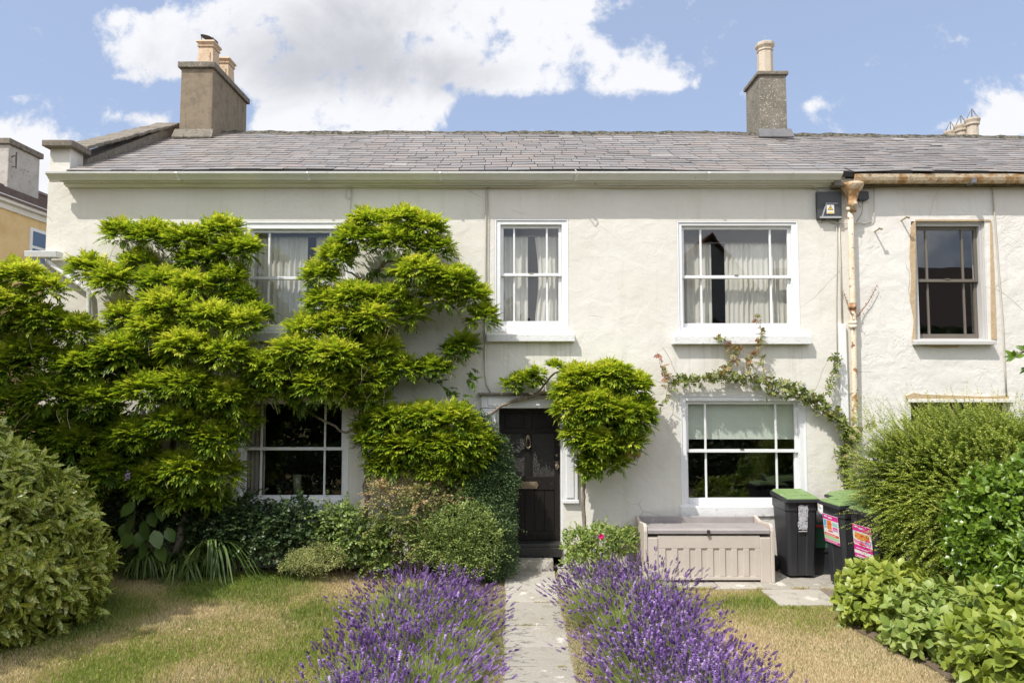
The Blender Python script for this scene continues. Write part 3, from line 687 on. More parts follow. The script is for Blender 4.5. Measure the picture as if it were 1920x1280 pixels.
m.prism([(lx - ww, lz), (lx - ww * .82, lz + hh), (lx + ww * .82, lz + hh), (lx + ww, lz), (lx + ww * .82, lz - hh), (lx - ww * .82, lz - hh)], T0 - .012, T0)
m.box(lx - .09, lx + .09, T0 - .02, T0 - .0125, lz - .022, lz + .026)
lb = m.build('letterbox', M_brass, do, bevel=.004)
m = MB(); kx, kz = X(1043, door_y), Z(873, door_y)
m.lathe([(.012, 0), (.012, .03), (.03, .045), (.033, .06), (.02, .075)], 0, 0, 12); m.v = [(kx + p[0], T0 - p[2], kz + p[1]) for p in m.v]
m.box(kx - .022, kx + .022, T0 - .006, T0, kz - .05, kz + .07); m.build('door_knob', M_brass, do)
m = MB(); kz = Z(853, door_y); m.lathe([(.02, 0), (.02, .012), (.012, .016)], 0, 0, 12); m.v = [(kx + p[0], T0 - p[2], kz + p[1]) for p in m.v]; m.build('lock', M_brass, do)
M_step = pmat('black step paint', [(.018, .018, .018), (.035, .034, .032)], 5, .5, .15, 40)
m = MB(); zs1 = Z(1026, -.02); m.box(DX0 + .004, b + .01, -.03, .22, zs1 + .001, zd0 - .004); m.box(DX0 + .004, b + .01, -.035, .22, Z(1044, -.03), zs1); m.build('doorstep', M_step, house, bevel=.008)
# white jamb continues to the ground right of the step, then the wall returns
# ------------------------------------------------------------------ pipes and cables of the house
dp = MB(); pxs = [(1594, 385), (1596, 450), (1599, 560), (1601, 660), (1603, 800)]
dp.tube([W(x_, y_, -.10) for (x_, y_) in pxs] + [Vector((W(1603, 800, -.1).x + .02, -.1, .02))], .042, 12)
for y_ in (392, 575, 605, 612, 810):
    p = W(1594 + (y_ - 385) * .022, y_, -.10); dp.tube([p + Vector((0, 0, -.03)), p + Vector((0, 0, -.028)), p + Vector((0, 0, .028)), p + Vector((0, 0, .03))], [.043, .056, .056, .043], 12)
dpo = dp.build('downpipe', M_rustpipe, nbr, smooth=True)
hx = W(1598, 370, -.13).x
def hop(z): return Z(z, -.13)
m = MB(); m.lathe([(.05, hop(398)), (.055, hop(388)), (.075, hop(386)), (.075, hop(381)), (.06, hop(379)), (.075, hop(370)), (.10, hop(362)), (.145, hop(354)), (.16, hop(350)), (.165, hop(345)), (.14, hop(345)), (.1, hop(352))], hx, -.13, 14)
m.build('hopper', M_rust, dpo, smooth=True)
m = MB(); m.box(X(1568, -.1), X(1608, -.1), -.2, -.02, Z(352, -.1), Z(338, -.1)); m.build('gutter_outlet', M_coping, dpo, bevel=.01)
wp = MB(); wp.box(X(1571), X(1584), -.06, -.001, Z(800), Z(608)); wp.build('pipe_cover', M_paint, house, bevel=.008)
def cable(pts, r=.008, mat=None, parent=None, y=-.02, name='cable'):
    m = MB(); m.tube([W(p[0], p[1], p[2] if len(p) > 2 else y) for p in pts], r, 5); return m.build(name, mat or M_cable, parent or house, smooth=True)
cable([(916, 352), (912, 362), (911, 410), (910, 520), (909, 640), (909, 700), (913, 722), (924, 745)], .011)
cable([(922, 349, -.08), (914, 356), (916, 380), (915, 500), (914, 600)], .006)
cable([(1568, 412), (1570, 470), (1568, 560), (1570, 690)], .006)
cable([(1573, 410), (1576, 500), (1579, 608)], .011)
cable([(660, 345, -.03), (659, 372), (657, 390), (660, 410)], .007)
cable([(657, 347, -.03), (649, 358), (648, 370), (655, 374), (659, 366), (657, 352)], .005)
cable([(640, 347, -.07), (760, 349, -.07), (916, 350, -.07), (985, 350, -.07), (1070, 346, -.09), (1160, 350, -.07), (1330, 349, -.07), (1520, 349, -.07), (1532, 355), (1533, 380), (1534, 405), (1540, 417), (1548, 415), (1553, 409)], .010)
cable([(1553, 411), (1560, 417), (1580, 419, -.04), (1625, 418), (1636, 414), (1639, 405), (1639, 352)], .007)
cable([(1618, 376), (1616, 400), (1606, 416)], .004, M_darkcable)
cable([(1608, 374), (1610, 384), (1614, 389)], .004, M_darkcable)
cable([(1078, 318, -.33), (1084, 325, -.34), (1080, 336, -.33), (1073, 343, -.2)], .007)
cable([(1856, 348), (1862, 356), (1866, 420), (1872, 500), (1880, 600), (1884, 690), (1887, 742)], .012, None, nbr)
cable([(1612, 352, -.04), (1700, 350, -.05), (1800, 351, -.05), (1920, 350, -.05), (2100, 350, -.05)], .007, M_darkcable, nbr)
for (px, py, y_) in ((1640, 434, .25), (1690, 413, .2)):
    m = MB(); p = W(px, py, 0); m.tube([p, p + Vector((-.01, -.16, .01))], .013, 6); m.tube([p + Vector((-.01, -.15, .01)), p + Vector((-.03, -.17, .015)), p + Vector((.03, -.16, .0))], .018, 6); m.build('wall_peg', M_pot2, nbr)
# left: short gutter end, swan neck and white downpipe
m = MB(); zz = Z(478, -.12)
m.prism([(-.20, zz - .05), (-.07, zz - .05), (-.05, zz + .045), (-.22, zz + .045)], X(46, -.12), X(107, -.12), 'x')
pe = m.build('side_gutter', M_paint, house, bevel=.008)
m = MB(); m.tube([W(91, 478, -.12), W(92, 492, -.12), W(104, 502, -.1), W(150, 535, -.07), W(166, 546, -.06), W(167, 570, -.06), W(169, 760, -.06), Vector((W(169, 760, -.06).x, -.06, .05))], .034, 10)
m.build('side_downpipe', M_paint, house, smooth=True)
# boxes on the wall
a, b, c, d = X(1539, -.05), X(1585, -.05), Z(411, -.05), Z(360, -.05)
M_dkbox = pmat('dark grey plastic', [(.045, .048, .052), (.06, .063, .068)], 5, .45)
eb = thing('junction_box', 'dark grey electrical box with yellow warning label beside the rusty hopper', 'electrical box', ((a + b) / 2, -.06, c))
m = MB(); m.box(a, b, -.07, -.004, c, d); m.prism([(a + .03, c + .02), (b - .03, c + .02), (b - .045, c + .24), (a + .11, c + .24)], -.085, -.0705); m.build('casing', M_dkbox, eb, bevel=.012)
M_bracket = pmat('pale plastic', [(.38, .38, .40)], 5, .5)
m = MB(); m.prism([(a + .05, c + .03), (a + .07, c + .03), (a + .135, c + .225), (a + .30, c + .225), (a + .30, c + .24), (a + .12, c + .24)], -.09, -.0855); m.box(a + .02, b - .02, -.095, -.0855, c + .004, c + .035); m.build('cover_rim', M_bracket, eb, bevel=.003)
M_lab = pmat('white label', [(.75, .74, .70)], 5, .6); M_labY = pmat('yellow label', [(.72, .50, .06)], 5, .6); M_black = pmat('black print', [(.02, .02, .02)], 5, .6)
lx0, lx1, lz0, lz1 = X(1557, -.09), X(1571, -.09), Z(401, -.09), Z(384, -.09)
m = MB(); m.box(lx0, lx1, -.098, -.0905, lz0, lz1); lab = m.build('warning_label', M_lab, eb)
xm = (lx0 + lx1) / 2; zt_ = lz1 - .01; zb_ = lz1 - .085
m = MB(); m.prism([(xm - .045, zb_), (xm + .045, zb_), (xm, zt_)], -.0995, -.0982); m.build('label_triangle', M_black, lab)
m = MB(); m.prism([(xm - .035, zb_ + .006), (xm + .035, zb_ + .006), (xm, zt_ - .014)], -.1008, -.0997); m.box(lx0 + .008, lx1 - .008, -.0995, -.0982, lz0 + .006, lz0 + .026); m.build('label_colour', M_labY, lab)
m = MB(); m.prism([(xm + .004, zb_ + .052), (xm - .010, zb_ + .030), (xm - .001, zb_ + .030), (xm - .006, zb_ + .012), (xm + .009, zb_ + .034), (xm, zb_ + .034)], -.102, -.101); m.build('label_bolt', M_black, lab)
a, b, c, d = X(1616, -.05), X(1638, -.05), Z(376, -.05), Z(359, -.05)
m = MB(); hh = (d - c); m.prism([(a, c + .03), (a + .03, c), (b - .03, c), (b, c + .03), (b, d - .02), (b - .02, d), (a + .02, d), (a, d - .02)], -.06, -.004)
tag(m.build('cable_box', pmat('black plastic', [(.02, .02, .024)], 5, .4), bevel=.008), 'small black cable box right of the rusty hopper', 'electrical box')
# name board by the door
a, b, c, d = X(1166, -.03), X(1199, -.03), Z(856.5, -.03), Z(844, -.03)
sg = thing('name_plaque', 'small brown wooden name plaque on the wall behind the wisteria ball', 'sign', ((a + b) / 2, -.02, c))
m = MB(); m.box(a, b, -.035, -.004, c, d); m.build('board', pmat('varnished board', [(.33, .15, .06), (.42, .21, .09)], 9, .5, stretch=(2, 2, 14)), sg, bevel=.004)
# ------------------------------------------------------------------ ground, path, paving
M_soil = pmat('bare soil', [(.10, .075, .05), (.18, .13, .09)], 5, .95, .8, 30, speck=(30, .62, .7, (.22, .17, .12)))
def turfmat():
    m = bpy.data.materials.new('dry turf'); m.use_nodes = True; t = NT(m.node_tree); t.n.clear()
    co = t.node('ShaderNodeTexCoord').outputs['Object']
    a = t.ramp(t.noise(co, 1.1, 5, .6), [(.38, (.30, .23, .12)), (.5, (.25, .21, .09)), (.62, (.15, .17, .045))])
    b = t.mix(t.ss(t.noise(co, 55, 4, .6), .42, .62), a, (.26, .20, .10))
    p = t.node('ShaderNodeBsdfPrincipled', {'Base Color': b, 'Roughness': .95, 'Specular IOR Level': .1})
    bn = t.node('ShaderNodeBump', {'Strength': .8, 'Distance': .02, 'Height': t.noise(co, 70, 4, .6)}); t.put(p.inputs['Normal'], bn.outputs[0])
    t.node('ShaderNodeOutputMaterial', {0: p.outputs[0]}); return m
M_turf = turfmat()

def sheet(name, pts, z, mat, kind='structure'):
    m = MB(); m.add([(p[0], p[1], z) for p in pts], [tuple(range(len(pts)))]); return tag(m.build(name, mat), kind=kind)
sheet('ground', [(-300, -300), (300, -300), (300, 300), (-300, 300)], -.02, M_turf)
GL = [G(x, y) for (x, y) in ((-400, 1090), (240, 1073), (420, 1068), (560, 1070), (700, 1064), (742, 1072))]   # back edge of the left lawn
def wob(pts, n=12, a=.04):
    out = []
    for i in range(len(pts)):
        p, q = Vector(pts[i][:2]), Vector(pts[(i + 1) % len(pts)][:2])
        for k in range(n):
            t = k / n; v_ = p.lerp(q, t); out.append((v_.x + rnd.uniform(-a, a), v_.y + rnd.uniform(-a, a)))
    return out
sheet('border_soil', [(-9, .0), (-9, GL[0].y - .1)] + [(p.x, p.y) for p in GL] + [(-1.0, -1.2), (-.22, -1.2), (-.22, 0)], -.012, M_soil)
sheet('lavender_soil', wob([(-1.5, -1.2), (-1.5, -7.5), (-.16, -7.5), (-.16, -1.2)], 8, .03), -.013, M_soil)
sheet('lavender_soil', wob([(.66, -1.1), (.66, -7.5), (1.95, -7.5), (1.95, -1.1)], 8, .03), -.014, M_soil)
RE = [G(1600, 1095), G(1585, 1135), G(1590, 1180), G(1650, 1210), G(1720, 1245), G(1790, 1290)]
sheet('border_soil', [(12, -.9)] + [(p.x + .1, p.y) for p in RE] + [(4.5, -7.5), (12, -7.5)], -.011, M_soil)
M_gravel = pmat('pale gravel', [(.16, .13, .10), (.34, .29, .24)], 38, .95, 1.0, 45, speck=(60, .6, .66, (.05, .04, .03)), bdist=.03)
sheet('gravel', wob([G(1525, 1106), G(1600, 1104), G(1600, 1150), G(1560, 1138)], 5, .02), -.007, M_gravel)
def slabs(name, rects, z=0.004, bev=.012):
    m = MB()
    for (a, b, c, d) in rects:
        m.tint = rnd.random(); n = 5
        zz = z + rnd.uniform(-.005, .005)
        pts = []
        for (p, q) in (((a, c), (b, c)), ((b, c), (b, d)), ((b, d), (a, d)), ((a, d), (a, c))):
            for k in range(n):
                t = k / n; pts.append((p[0] + (q[0] - p[0]) * t + rnd.uniform(-.008, .008), p[1] + (q[1] - p[1]) * t + rnd.uniform(-.008, .008)))
        m.prism(pts, -.05, zz, 'z')
    return tag(m.build(name, M_stone, bevel=.008), kind='structure')
def gy(py): return G(1000, py).y
ys = [gy(1070), gy(1129), gy(1172), gy(1213), gy(1249), gy(1300), gy(1370), gy(1450), gy(1560)]
slabs('path', [(-.10 + .012 * (i % 2), .615 - .01 * (i % 3), ys[i + 1] + .012, ys[i] - .0) for i in range(len(ys) - 1)])
m = MB(); m.tint = .3; m.box(-.09, .60, gy(1071), -.037, -.04, Z(1044, -.035) - .003); tag(m.build('stone_step', M_stone, bevel=.015), kind='structure')
pe_ = G(1400, 1103).y
rects_ = []; x = .66
for k, w_ in enumerate((.62, .74, .58, .8, .66, .5, .66, .6)):
    rects_.append((x, x + w_, -.52, -.03)); x += w_ + .012
x = .66
for k, w_ in enumerate((.8, .55, .72, .6, .82, .58)):
    rects_.append((x, x + w_, pe_, -.535)); x += w_ + .012
a = G(1437, 1105); b = G(1572, 1134)
rects_.append((3.28, 4.05, b.y + .02, pe_ - .014))
slabs('patio', rects_, .002)

# grass blades on the lawns
def npmix(*a): return np.concatenate(a)
def field(name, inside, bx, n, seed, mat, hh=(.012, .032), kind='stuff', wd=.0045):
    g = np.random.default_rng(seed)
    x = g.uniform(bx[0], bx[1], n); y = g.uniform(bx[2], bx[3], n); k = inside(x, y); x, y = x[k], y[k]; n = len(x)
    h = g.uniform(*hh, n); patch = vnoise(x * .55, y * .55, 21, 4)
    dry = np.clip((patch - .42) * 5 + g.normal(0, .35, n) + .25 + dryness(x, y), 0, 1); h *= (1.35 - .75 * dry)
    an = g.uniform(0, 2 * math.pi, n); lx, ly = g.normal(0, .45, n) * h, g.normal(0, .45, n) * h
    w = g.uniform(.7, 1.3, n) * wd; P = np.stack([x, y, np.full(n, -.02)], 1)
    s = np.stack([np.cos(an) * w, np.sin(an) * w, np.zeros(n)], 1)
    T = P + np.stack([lx, ly, h + .012], 1)
    V = np.stack([P - s, P + s, T], 1).reshape(-1, 3); F = np.arange(3 * n).reshape(n, 3)
    return tag(np_mesh(name, V, [F], mat, tint=np.repeat(dry, 3)), kind=kind)
M_grass = leafmat('grass blade', [(0, (.21, .28, .05)), (.3, (.34, .36, .095)), (.55, (.44, .38, .18)), (.8, (.56, .45, .26)), (1, (.64, .52, .34))], .7, .25, 1.1, .15)
M_weed = leafmat('creeping weed', [(0, (.12, .18, .04)), (.5, (.26, .30, .10)), (.8, (.42, .40, .20)), (1, (.50, .44, .28))], .7, .25, 1.1, .15)
def dryness(x, y):
    return np.where(x < 0, .50 + .6 * np.clip((-2.4 - y) / 2.2, -.75, 1.0), .78 - .5 * np.clip((y + 1.9) / .4, 0, 1))
lx_ = np.array([p.x for p in GL]); ly_ = np.array([p.y for p in GL])
def in_left(x, y): return (y < np.interp(x, lx_, ly_) + vnoise(x * 4, y * 0, 3, 2) * .1 - .05) & (x < np.where(y < -1.3, -1.42, -.85)) & ~((x < -4.8) & (np.hypot((x + 6.4) / 1.35, (y + 2.7) / 1.2) < 1))
ry_ = np.array([p.y for p in RE][::-1]); rx_ = np.array([p.x for p in RE][::-1])
def in_right(x, y): return (y < pe_ - .02 - .0 * x) & (x < np.interp(y, ry_, rx_) + .05) & ~((x > 3.26) & (y > b.y)) & (x > 1.85)
field('grass', in_left, (-9, -.8, -7.0, -.2), 330000, 5, M_grass)
field('grass', in_right, (1.8, 4.6, -7.0, -1.0), 110000, 6, M_grass)
# small weeds and creeping growth along the path edges and joints
def in_edge(x, y):
    e = np.minimum(np.abs(x + .16), np.abs(x - .66)); j = np.min(np.abs(y[:, None] - np.array(ys)[None, 1:6] + .006), 1)
    a_ = (e < .075) & (vnoise(x * 3, y * 3, 8, 3) > .30)
    b_ = (j < .012) & (x > -.1) & (x < .62) & (vnoise(x * 6, y * 6, 9, 2) > .60)
    return a_ | b_
field('weeds', in_edge, (-.3, .8, -6.5, -.9), 330000, 7, M_weed, (.015, .05), wd=.009)
def in_pj(x, y): return (np.abs(y - pe_ + .004) < .02) & (vnoise(x * 5, y * 5, 4, 3) > .45)
field('weeds', in_pj, (1.9, 4.2, -1.6, -1.0), 60000, 8, M_grass, (.01, .05), wd=.005)

# ------------------------------------------------------------------ the ochre house beyond the left corner
oh = thing('ochre_house', 'ochre rendered house with brown roof seen past the left corner', 'house', (-12, 8, 0))
ox = -9.95; y0_, y1_ = -4.0, 16.0
oze = 6.35
m = MB(); m.box(-14.2, ox, y0_, y1_, 0, oze); m.build('wall', M_yellow, oh)
M_oroof = pmat('brown tiles', [(.10, .07, .06), (.17, .12, .10)], 14, .8, .6, 30, speck=(20, .6, .7, (.22, .18, .15)))
m = MB(); rx, rz_ = -12.05, 7.45; e = .16
sl_ = (rz_ - oze) / (ox - rx)
def Rp(xx, h=0): return oze + (ox - xx) * sl_ + h
a_, b_ = y0_ - .1, y1_
nrow = 11
for k in range(nrow):
    s0, s1 = k / nrow, (k + 1) / nrow; xa, xb = ox + e + (rx - ox - e) * s0, ox + e + (rx - ox - e) * s1
    m.hexa([(xa, a_, Rp(xa, .02)), (xa, b_, Rp(xa, .02)), (xb, b_, Rp(xb, .02)), (xb, a_, Rp(xb, .02)), (xa, a_, Rp(xa, .075)), (xa, b_, Rp(xa, .075)), (xb, b_, Rp(xb, .045)), (xb, a_, Rp(xb, .045))])
rf = m.build('roof', M_oroof, oh)
m = MB(); m.hexa([(rx, a_, rz_ - .05), (rx, b_, rz_ - .05), (-14.3, b_, 6.3), (-14.3, a_, 6.3), (rx, a_, rz_ + .05), (rx, b_, rz_ + .05), (-14.3, b_, 6.4), (-14.3, a_, 6.4)]); m.build('roof', M_oroof, oh)
m = MB(); m.box(ox + .02, ox + .14, y0_, y1_, oze - .12, oze + .02); m.box(ox + .001, ox + .05, y0_, y1_, oze - .24, oze - .125); m.build('gutter', M_gutter, oh, bevel=.01)
m = MB(); m.tube([(rx, a_, rz_ + .06), (rx, b_, rz_ + .06)], .09, 6); m.build('ridge', M_oroof, rf)
M_peel = pmat('peeling whitewash', [(.42, .39, .34), (.54, .51, .46)], 4, .9, .7, 30, speck=[(5, .55, .68, (.30, .25, .19)), (20, .66, .72, (.16, .14, .10))])
st_ = stack(oh, -11.75, -11.15, 4.6, 5.6, 6.6, 8.0, 8.13, M_peel, .05)
m = MB(); m.tube([(-11.15, 4.7, 7.75), (-11.0, 4.6, 7.75), (-10.98, 4.6, 7.5), (-11.1, 4.65, 7.5)], .014, 5); m.tube([(-10.98, 4.6, 7.45), (-10.98, 4.6, 7.82)], .016, 5); m.build('aerial_bracket', M_metal, st_)
# its sash window on the side facing the garden
m = MB(); wy0 = 60 / 1 ; 
def onx(px, py, xp=ox):                                   # point on the plane x = xp
    r_ = ray(px, py); t = xp / r_.x; return Vector((xp, -DIST + r_.y * t, EYE + r_.z * t))
pA, pB, pC, pD = onx(55, 425), onx(76, 437), onx(55, 500), onx(76, 497)
wy0, wy1, wz0, wz1 = pA.y, pB.y + .3, onx(60, 499).z, onx(60, 427).z
m.box(ox - .02, ox + .035, wy0, wy1, wz0, wz1); wv = m.build('sash_window', M_paint, oh, bevel=.005)
m = MB(); mid_ = (wz0 + wz1) / 2
m.box(ox + .036, ox + .042, wy0 + .07, wy1 - .07, wz0 + .08, mid_ - .03); m.build('pane', pmat('reflecting pane', [(.05, .09, .17)], 2, .05, spec=1), wv)
m = MB(); m.box(ox + .036, ox + .042, wy0 + .07, wy1 - .07, mid_ + .03, wz1 - .07); m.build('pane', bpy.data.materials['reflecting pane'], wv)
# ------------------------------------------------------------------ foliage machinery
def nrmz(v): return v / np.maximum(np.linalg.norm(v, axis=-1, keepdims=True), 1e-9)
TPL = {
 'diamond': (np.array([(0, 0, 0), (.5, .42, .08), (0, 1, -.08), (-.5, .42, .08)]), [np.array([[0, 1, 2], [0, 2, 3]])]),
 'leaf': (np.array([(0, 0, 0), (.34, .2, .05), (0, .25, 0), (-.34, .2, .05), (.5, .5, .03), (0, .52, -.03), (-.5, .5, .03), (.3, .8, -.07), (0, .8, -.10), (-.3, .8, -.07), (0, 1, -.19)]),
          [np.array([[0, 1, 2], [0, 2, 3], [7, 10, 8], [8, 10, 9]]), np.array([[1, 4, 5, 2], [2, 5, 6, 3], [4, 7, 8, 5], [5, 8, 9, 6]])]),
 'round': (np.array([(0, 0, 0), (.38, .05, .02), (.5, .4, .0), (.36, .78, -.04), (0, 1, -.08), (-.36, .78, -.04), (-.5, .4, .0), (-.38, .05, .02), (0, .45, -.07)]),
           [np.array([[8, i, i + 1] for i in range(0, 7)] + [[8, 7, 0]])]),
 'ivy': (np.array([(0, .15, 0), (.30, 0, .02), (.52, .30, -.03), (.30, .42, .02), (.26, .70, 0), (0, 1, -.08), (-.26, .70, 0), (-.30, .42, .02), (-.52, .30, -.03), (-.30, 0, .02), (0, .4, -.04)]),
         [np.array([[10, i, i + 1] for i in range(0, 9)] + [[10, 9, 0]])]),
}
class Leaves:
    def __init__(s): s.V = []; s.F = {3: [], 4: []}; s.T = []; s.n = 0
    def add(s, P, D, N, L, Wd, tint, tpl='diamond'):
        P, D, N = np.atleast_2d(P), nrmz(np.atleast_2d(D)), np.atleast_2d(N); n = len(P)
        if not n: return
        L = np.broadcast_to(L, n); Wd = np.broadcast_to(Wd, n); tint = np.broadcast_to(tint, n)
        S = nrmz(np.cross(D, N)); U = np.cross(S, D)
        tv, tf = TPL[tpl]; k = len(tv)
        V = P[:, None] + S[:, None] * (tv[None, :, 0:1] * Wd[:, None, None]) + D[:, None] * (tv[None, :, 1:2] * L[:, None, None]) + U[:, None] * (tv[None, :, 2:3] * np.minimum(L, 2.6 * Wd)[:, None, None])
        s.V.append(V.reshape(-1, 3)); off = s.n + np.arange(n)[:, None, None] * k
        for f in tf: s.F[f.shape[1]].append((f[None] + off).reshape(-1, f.shape[1]))
        s.T.append(np.repeat(tint, k)); s.n += n * k
    def build(s, name, mat, parent=None):
        F = [np.concatenate(f) for f in s.F.values() if f]
        return np_mesh(name, np.concatenate(s.V), F, mat, parent, tint=np.clip(np.concatenate(s.T), 0, 1))
def sph(g, n, up=0., front=0.):
    d = g.normal(size=(n * 3, 3)); d = nrmz(d); w = g.random(n * 3)
    sc = .5 + .5 * (d[:, 2] * up - d[:, 1] * front); k = w < np.clip(sc, .08, 1)
    d = d[k][:n]
    return d
def pinnate(lv, g, P, D, L, tint, nl=6, ll=.076, lw=.025, droop=.3):
    """compound leaves: rachis from P along D arching down, nl pairs of leaflets and a tip one"""
    n = len(P); D = nrmz(D); up = np.array([0, 0, 1.]); S = nrmz(np.cross(D, up) + 1e-6); Nn = nrmz(np.cross(S, D))
    roll = g.normal(0, .35, (n, 1)); S2 = S * np.cos(roll) + Nn * np.sin(roll)
    dr = droop * g.uniform(.5, 1.5, (n, 1))
    for i in range(nl + 1):
        t = (.22 + .78 * i / nl)
        pos = P + D * (L[:, None] * t) - up * (L[:, None] * dr * t * t * .5)
        tan = nrmz(D - up * dr * t)
        if i == nl:
            lv.add(pos, tan - up * .1, Nn, ll * g.uniform(.8, 1.2, n), lw * 1.05, tint + g.normal(0, .06, n)); continue
        for sg in (-1, 1):
            d = nrmz(tan * .85 + S2 * sg * .7 - up * .04 + g.normal(0, .13, (n, 3)))
            lv.add(pos, d, Nn + g.normal(0, .18, (n, 3)), ll * g.uniform(.75, 1.2, n) * (1.05 - .25 * abs(t - .5)), lw * g.uniform(.85, 1.2, n), tint + g.normal(0, .07, n))
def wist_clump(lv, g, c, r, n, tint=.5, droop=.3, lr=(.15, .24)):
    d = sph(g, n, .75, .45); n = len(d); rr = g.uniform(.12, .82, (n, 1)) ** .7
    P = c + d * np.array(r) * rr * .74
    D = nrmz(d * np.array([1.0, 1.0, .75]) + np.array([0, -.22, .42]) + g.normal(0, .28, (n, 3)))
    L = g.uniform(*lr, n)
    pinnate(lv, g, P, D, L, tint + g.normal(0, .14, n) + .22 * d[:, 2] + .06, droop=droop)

BARK = pmat('grey bark', [(.16, .125, .09), (.27, .22, .17), (.20, .16, .12)], 9, .95, .9, 30, stretch=(1, 1, .25), speck=(24, .62, .7, (.08, .06, .045)))
GSTEM = pmat('green stem', [(.14, .15, .05), (.20, .17, .08)], 9, .8)
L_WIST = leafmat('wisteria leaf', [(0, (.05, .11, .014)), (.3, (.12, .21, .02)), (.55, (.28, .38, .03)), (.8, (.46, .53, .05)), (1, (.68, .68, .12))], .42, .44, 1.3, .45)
g = np.random.default_rng(42)

# ------------------------------------------------------------------ wisteria on the left of the house
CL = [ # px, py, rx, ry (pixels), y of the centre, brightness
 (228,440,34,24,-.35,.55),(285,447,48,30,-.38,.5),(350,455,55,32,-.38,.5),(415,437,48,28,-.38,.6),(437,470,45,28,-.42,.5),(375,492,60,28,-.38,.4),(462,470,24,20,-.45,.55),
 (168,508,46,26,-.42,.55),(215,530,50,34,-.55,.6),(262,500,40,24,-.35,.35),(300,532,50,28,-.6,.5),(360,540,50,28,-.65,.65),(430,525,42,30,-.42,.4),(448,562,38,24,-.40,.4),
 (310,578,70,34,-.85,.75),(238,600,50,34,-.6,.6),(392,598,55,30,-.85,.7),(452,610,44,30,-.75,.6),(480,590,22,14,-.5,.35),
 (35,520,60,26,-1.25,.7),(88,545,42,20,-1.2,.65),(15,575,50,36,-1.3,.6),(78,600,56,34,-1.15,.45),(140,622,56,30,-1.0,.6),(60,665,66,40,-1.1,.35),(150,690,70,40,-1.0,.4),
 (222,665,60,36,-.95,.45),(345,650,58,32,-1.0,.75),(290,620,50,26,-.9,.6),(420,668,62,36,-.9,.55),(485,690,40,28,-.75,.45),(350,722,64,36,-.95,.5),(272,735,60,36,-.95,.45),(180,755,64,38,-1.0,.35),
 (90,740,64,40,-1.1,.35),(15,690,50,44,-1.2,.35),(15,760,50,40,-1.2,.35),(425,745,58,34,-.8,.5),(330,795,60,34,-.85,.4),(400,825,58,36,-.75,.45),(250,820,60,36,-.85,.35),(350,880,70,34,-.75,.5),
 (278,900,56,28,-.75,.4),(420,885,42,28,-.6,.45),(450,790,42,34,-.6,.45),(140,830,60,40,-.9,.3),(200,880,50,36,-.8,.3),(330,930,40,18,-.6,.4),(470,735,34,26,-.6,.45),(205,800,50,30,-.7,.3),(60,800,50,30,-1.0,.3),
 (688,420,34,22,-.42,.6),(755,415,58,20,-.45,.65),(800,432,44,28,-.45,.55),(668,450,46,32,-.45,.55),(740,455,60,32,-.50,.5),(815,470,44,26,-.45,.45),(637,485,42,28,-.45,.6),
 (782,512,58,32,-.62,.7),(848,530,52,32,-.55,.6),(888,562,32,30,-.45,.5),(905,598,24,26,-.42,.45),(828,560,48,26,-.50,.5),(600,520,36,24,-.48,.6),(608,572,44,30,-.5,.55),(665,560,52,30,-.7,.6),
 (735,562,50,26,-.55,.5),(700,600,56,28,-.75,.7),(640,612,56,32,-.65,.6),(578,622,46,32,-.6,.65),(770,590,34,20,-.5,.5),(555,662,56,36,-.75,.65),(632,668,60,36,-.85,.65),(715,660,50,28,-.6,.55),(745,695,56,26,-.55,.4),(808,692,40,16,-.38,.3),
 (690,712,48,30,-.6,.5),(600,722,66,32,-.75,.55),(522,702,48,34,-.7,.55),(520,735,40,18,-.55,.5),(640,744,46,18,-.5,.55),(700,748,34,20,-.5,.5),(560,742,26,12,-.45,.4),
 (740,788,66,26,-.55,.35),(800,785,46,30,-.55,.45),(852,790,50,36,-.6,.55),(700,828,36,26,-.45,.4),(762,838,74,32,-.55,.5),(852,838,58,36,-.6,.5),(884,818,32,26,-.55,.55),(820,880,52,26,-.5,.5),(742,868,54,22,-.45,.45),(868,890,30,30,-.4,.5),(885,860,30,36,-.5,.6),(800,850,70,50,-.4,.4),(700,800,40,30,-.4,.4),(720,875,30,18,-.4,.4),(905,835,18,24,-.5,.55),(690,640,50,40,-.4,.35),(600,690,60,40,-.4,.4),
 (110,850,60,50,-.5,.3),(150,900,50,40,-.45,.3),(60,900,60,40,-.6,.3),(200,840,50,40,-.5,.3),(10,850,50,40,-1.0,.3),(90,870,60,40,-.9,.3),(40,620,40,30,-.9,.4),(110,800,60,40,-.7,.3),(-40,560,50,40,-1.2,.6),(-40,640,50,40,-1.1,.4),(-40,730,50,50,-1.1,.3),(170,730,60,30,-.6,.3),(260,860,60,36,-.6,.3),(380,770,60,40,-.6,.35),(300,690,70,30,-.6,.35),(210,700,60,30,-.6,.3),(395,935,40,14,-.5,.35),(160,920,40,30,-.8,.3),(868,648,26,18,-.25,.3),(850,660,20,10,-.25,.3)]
wis = thing('wisteria', 'large wisteria trained over the left half of the facade around both windows', 'climbing plant', (W(560, 900).x, -.3, 0))
lv = Leaves()
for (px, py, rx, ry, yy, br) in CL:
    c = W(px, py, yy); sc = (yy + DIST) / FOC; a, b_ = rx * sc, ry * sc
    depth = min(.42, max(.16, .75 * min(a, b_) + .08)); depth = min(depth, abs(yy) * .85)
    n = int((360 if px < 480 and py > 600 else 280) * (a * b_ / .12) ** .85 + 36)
    wist_clump(lv, g, np.array(c), (a * .96, depth, b_ * .95), n, .42 + .50 * (br - .3), lr=(.12, .21))
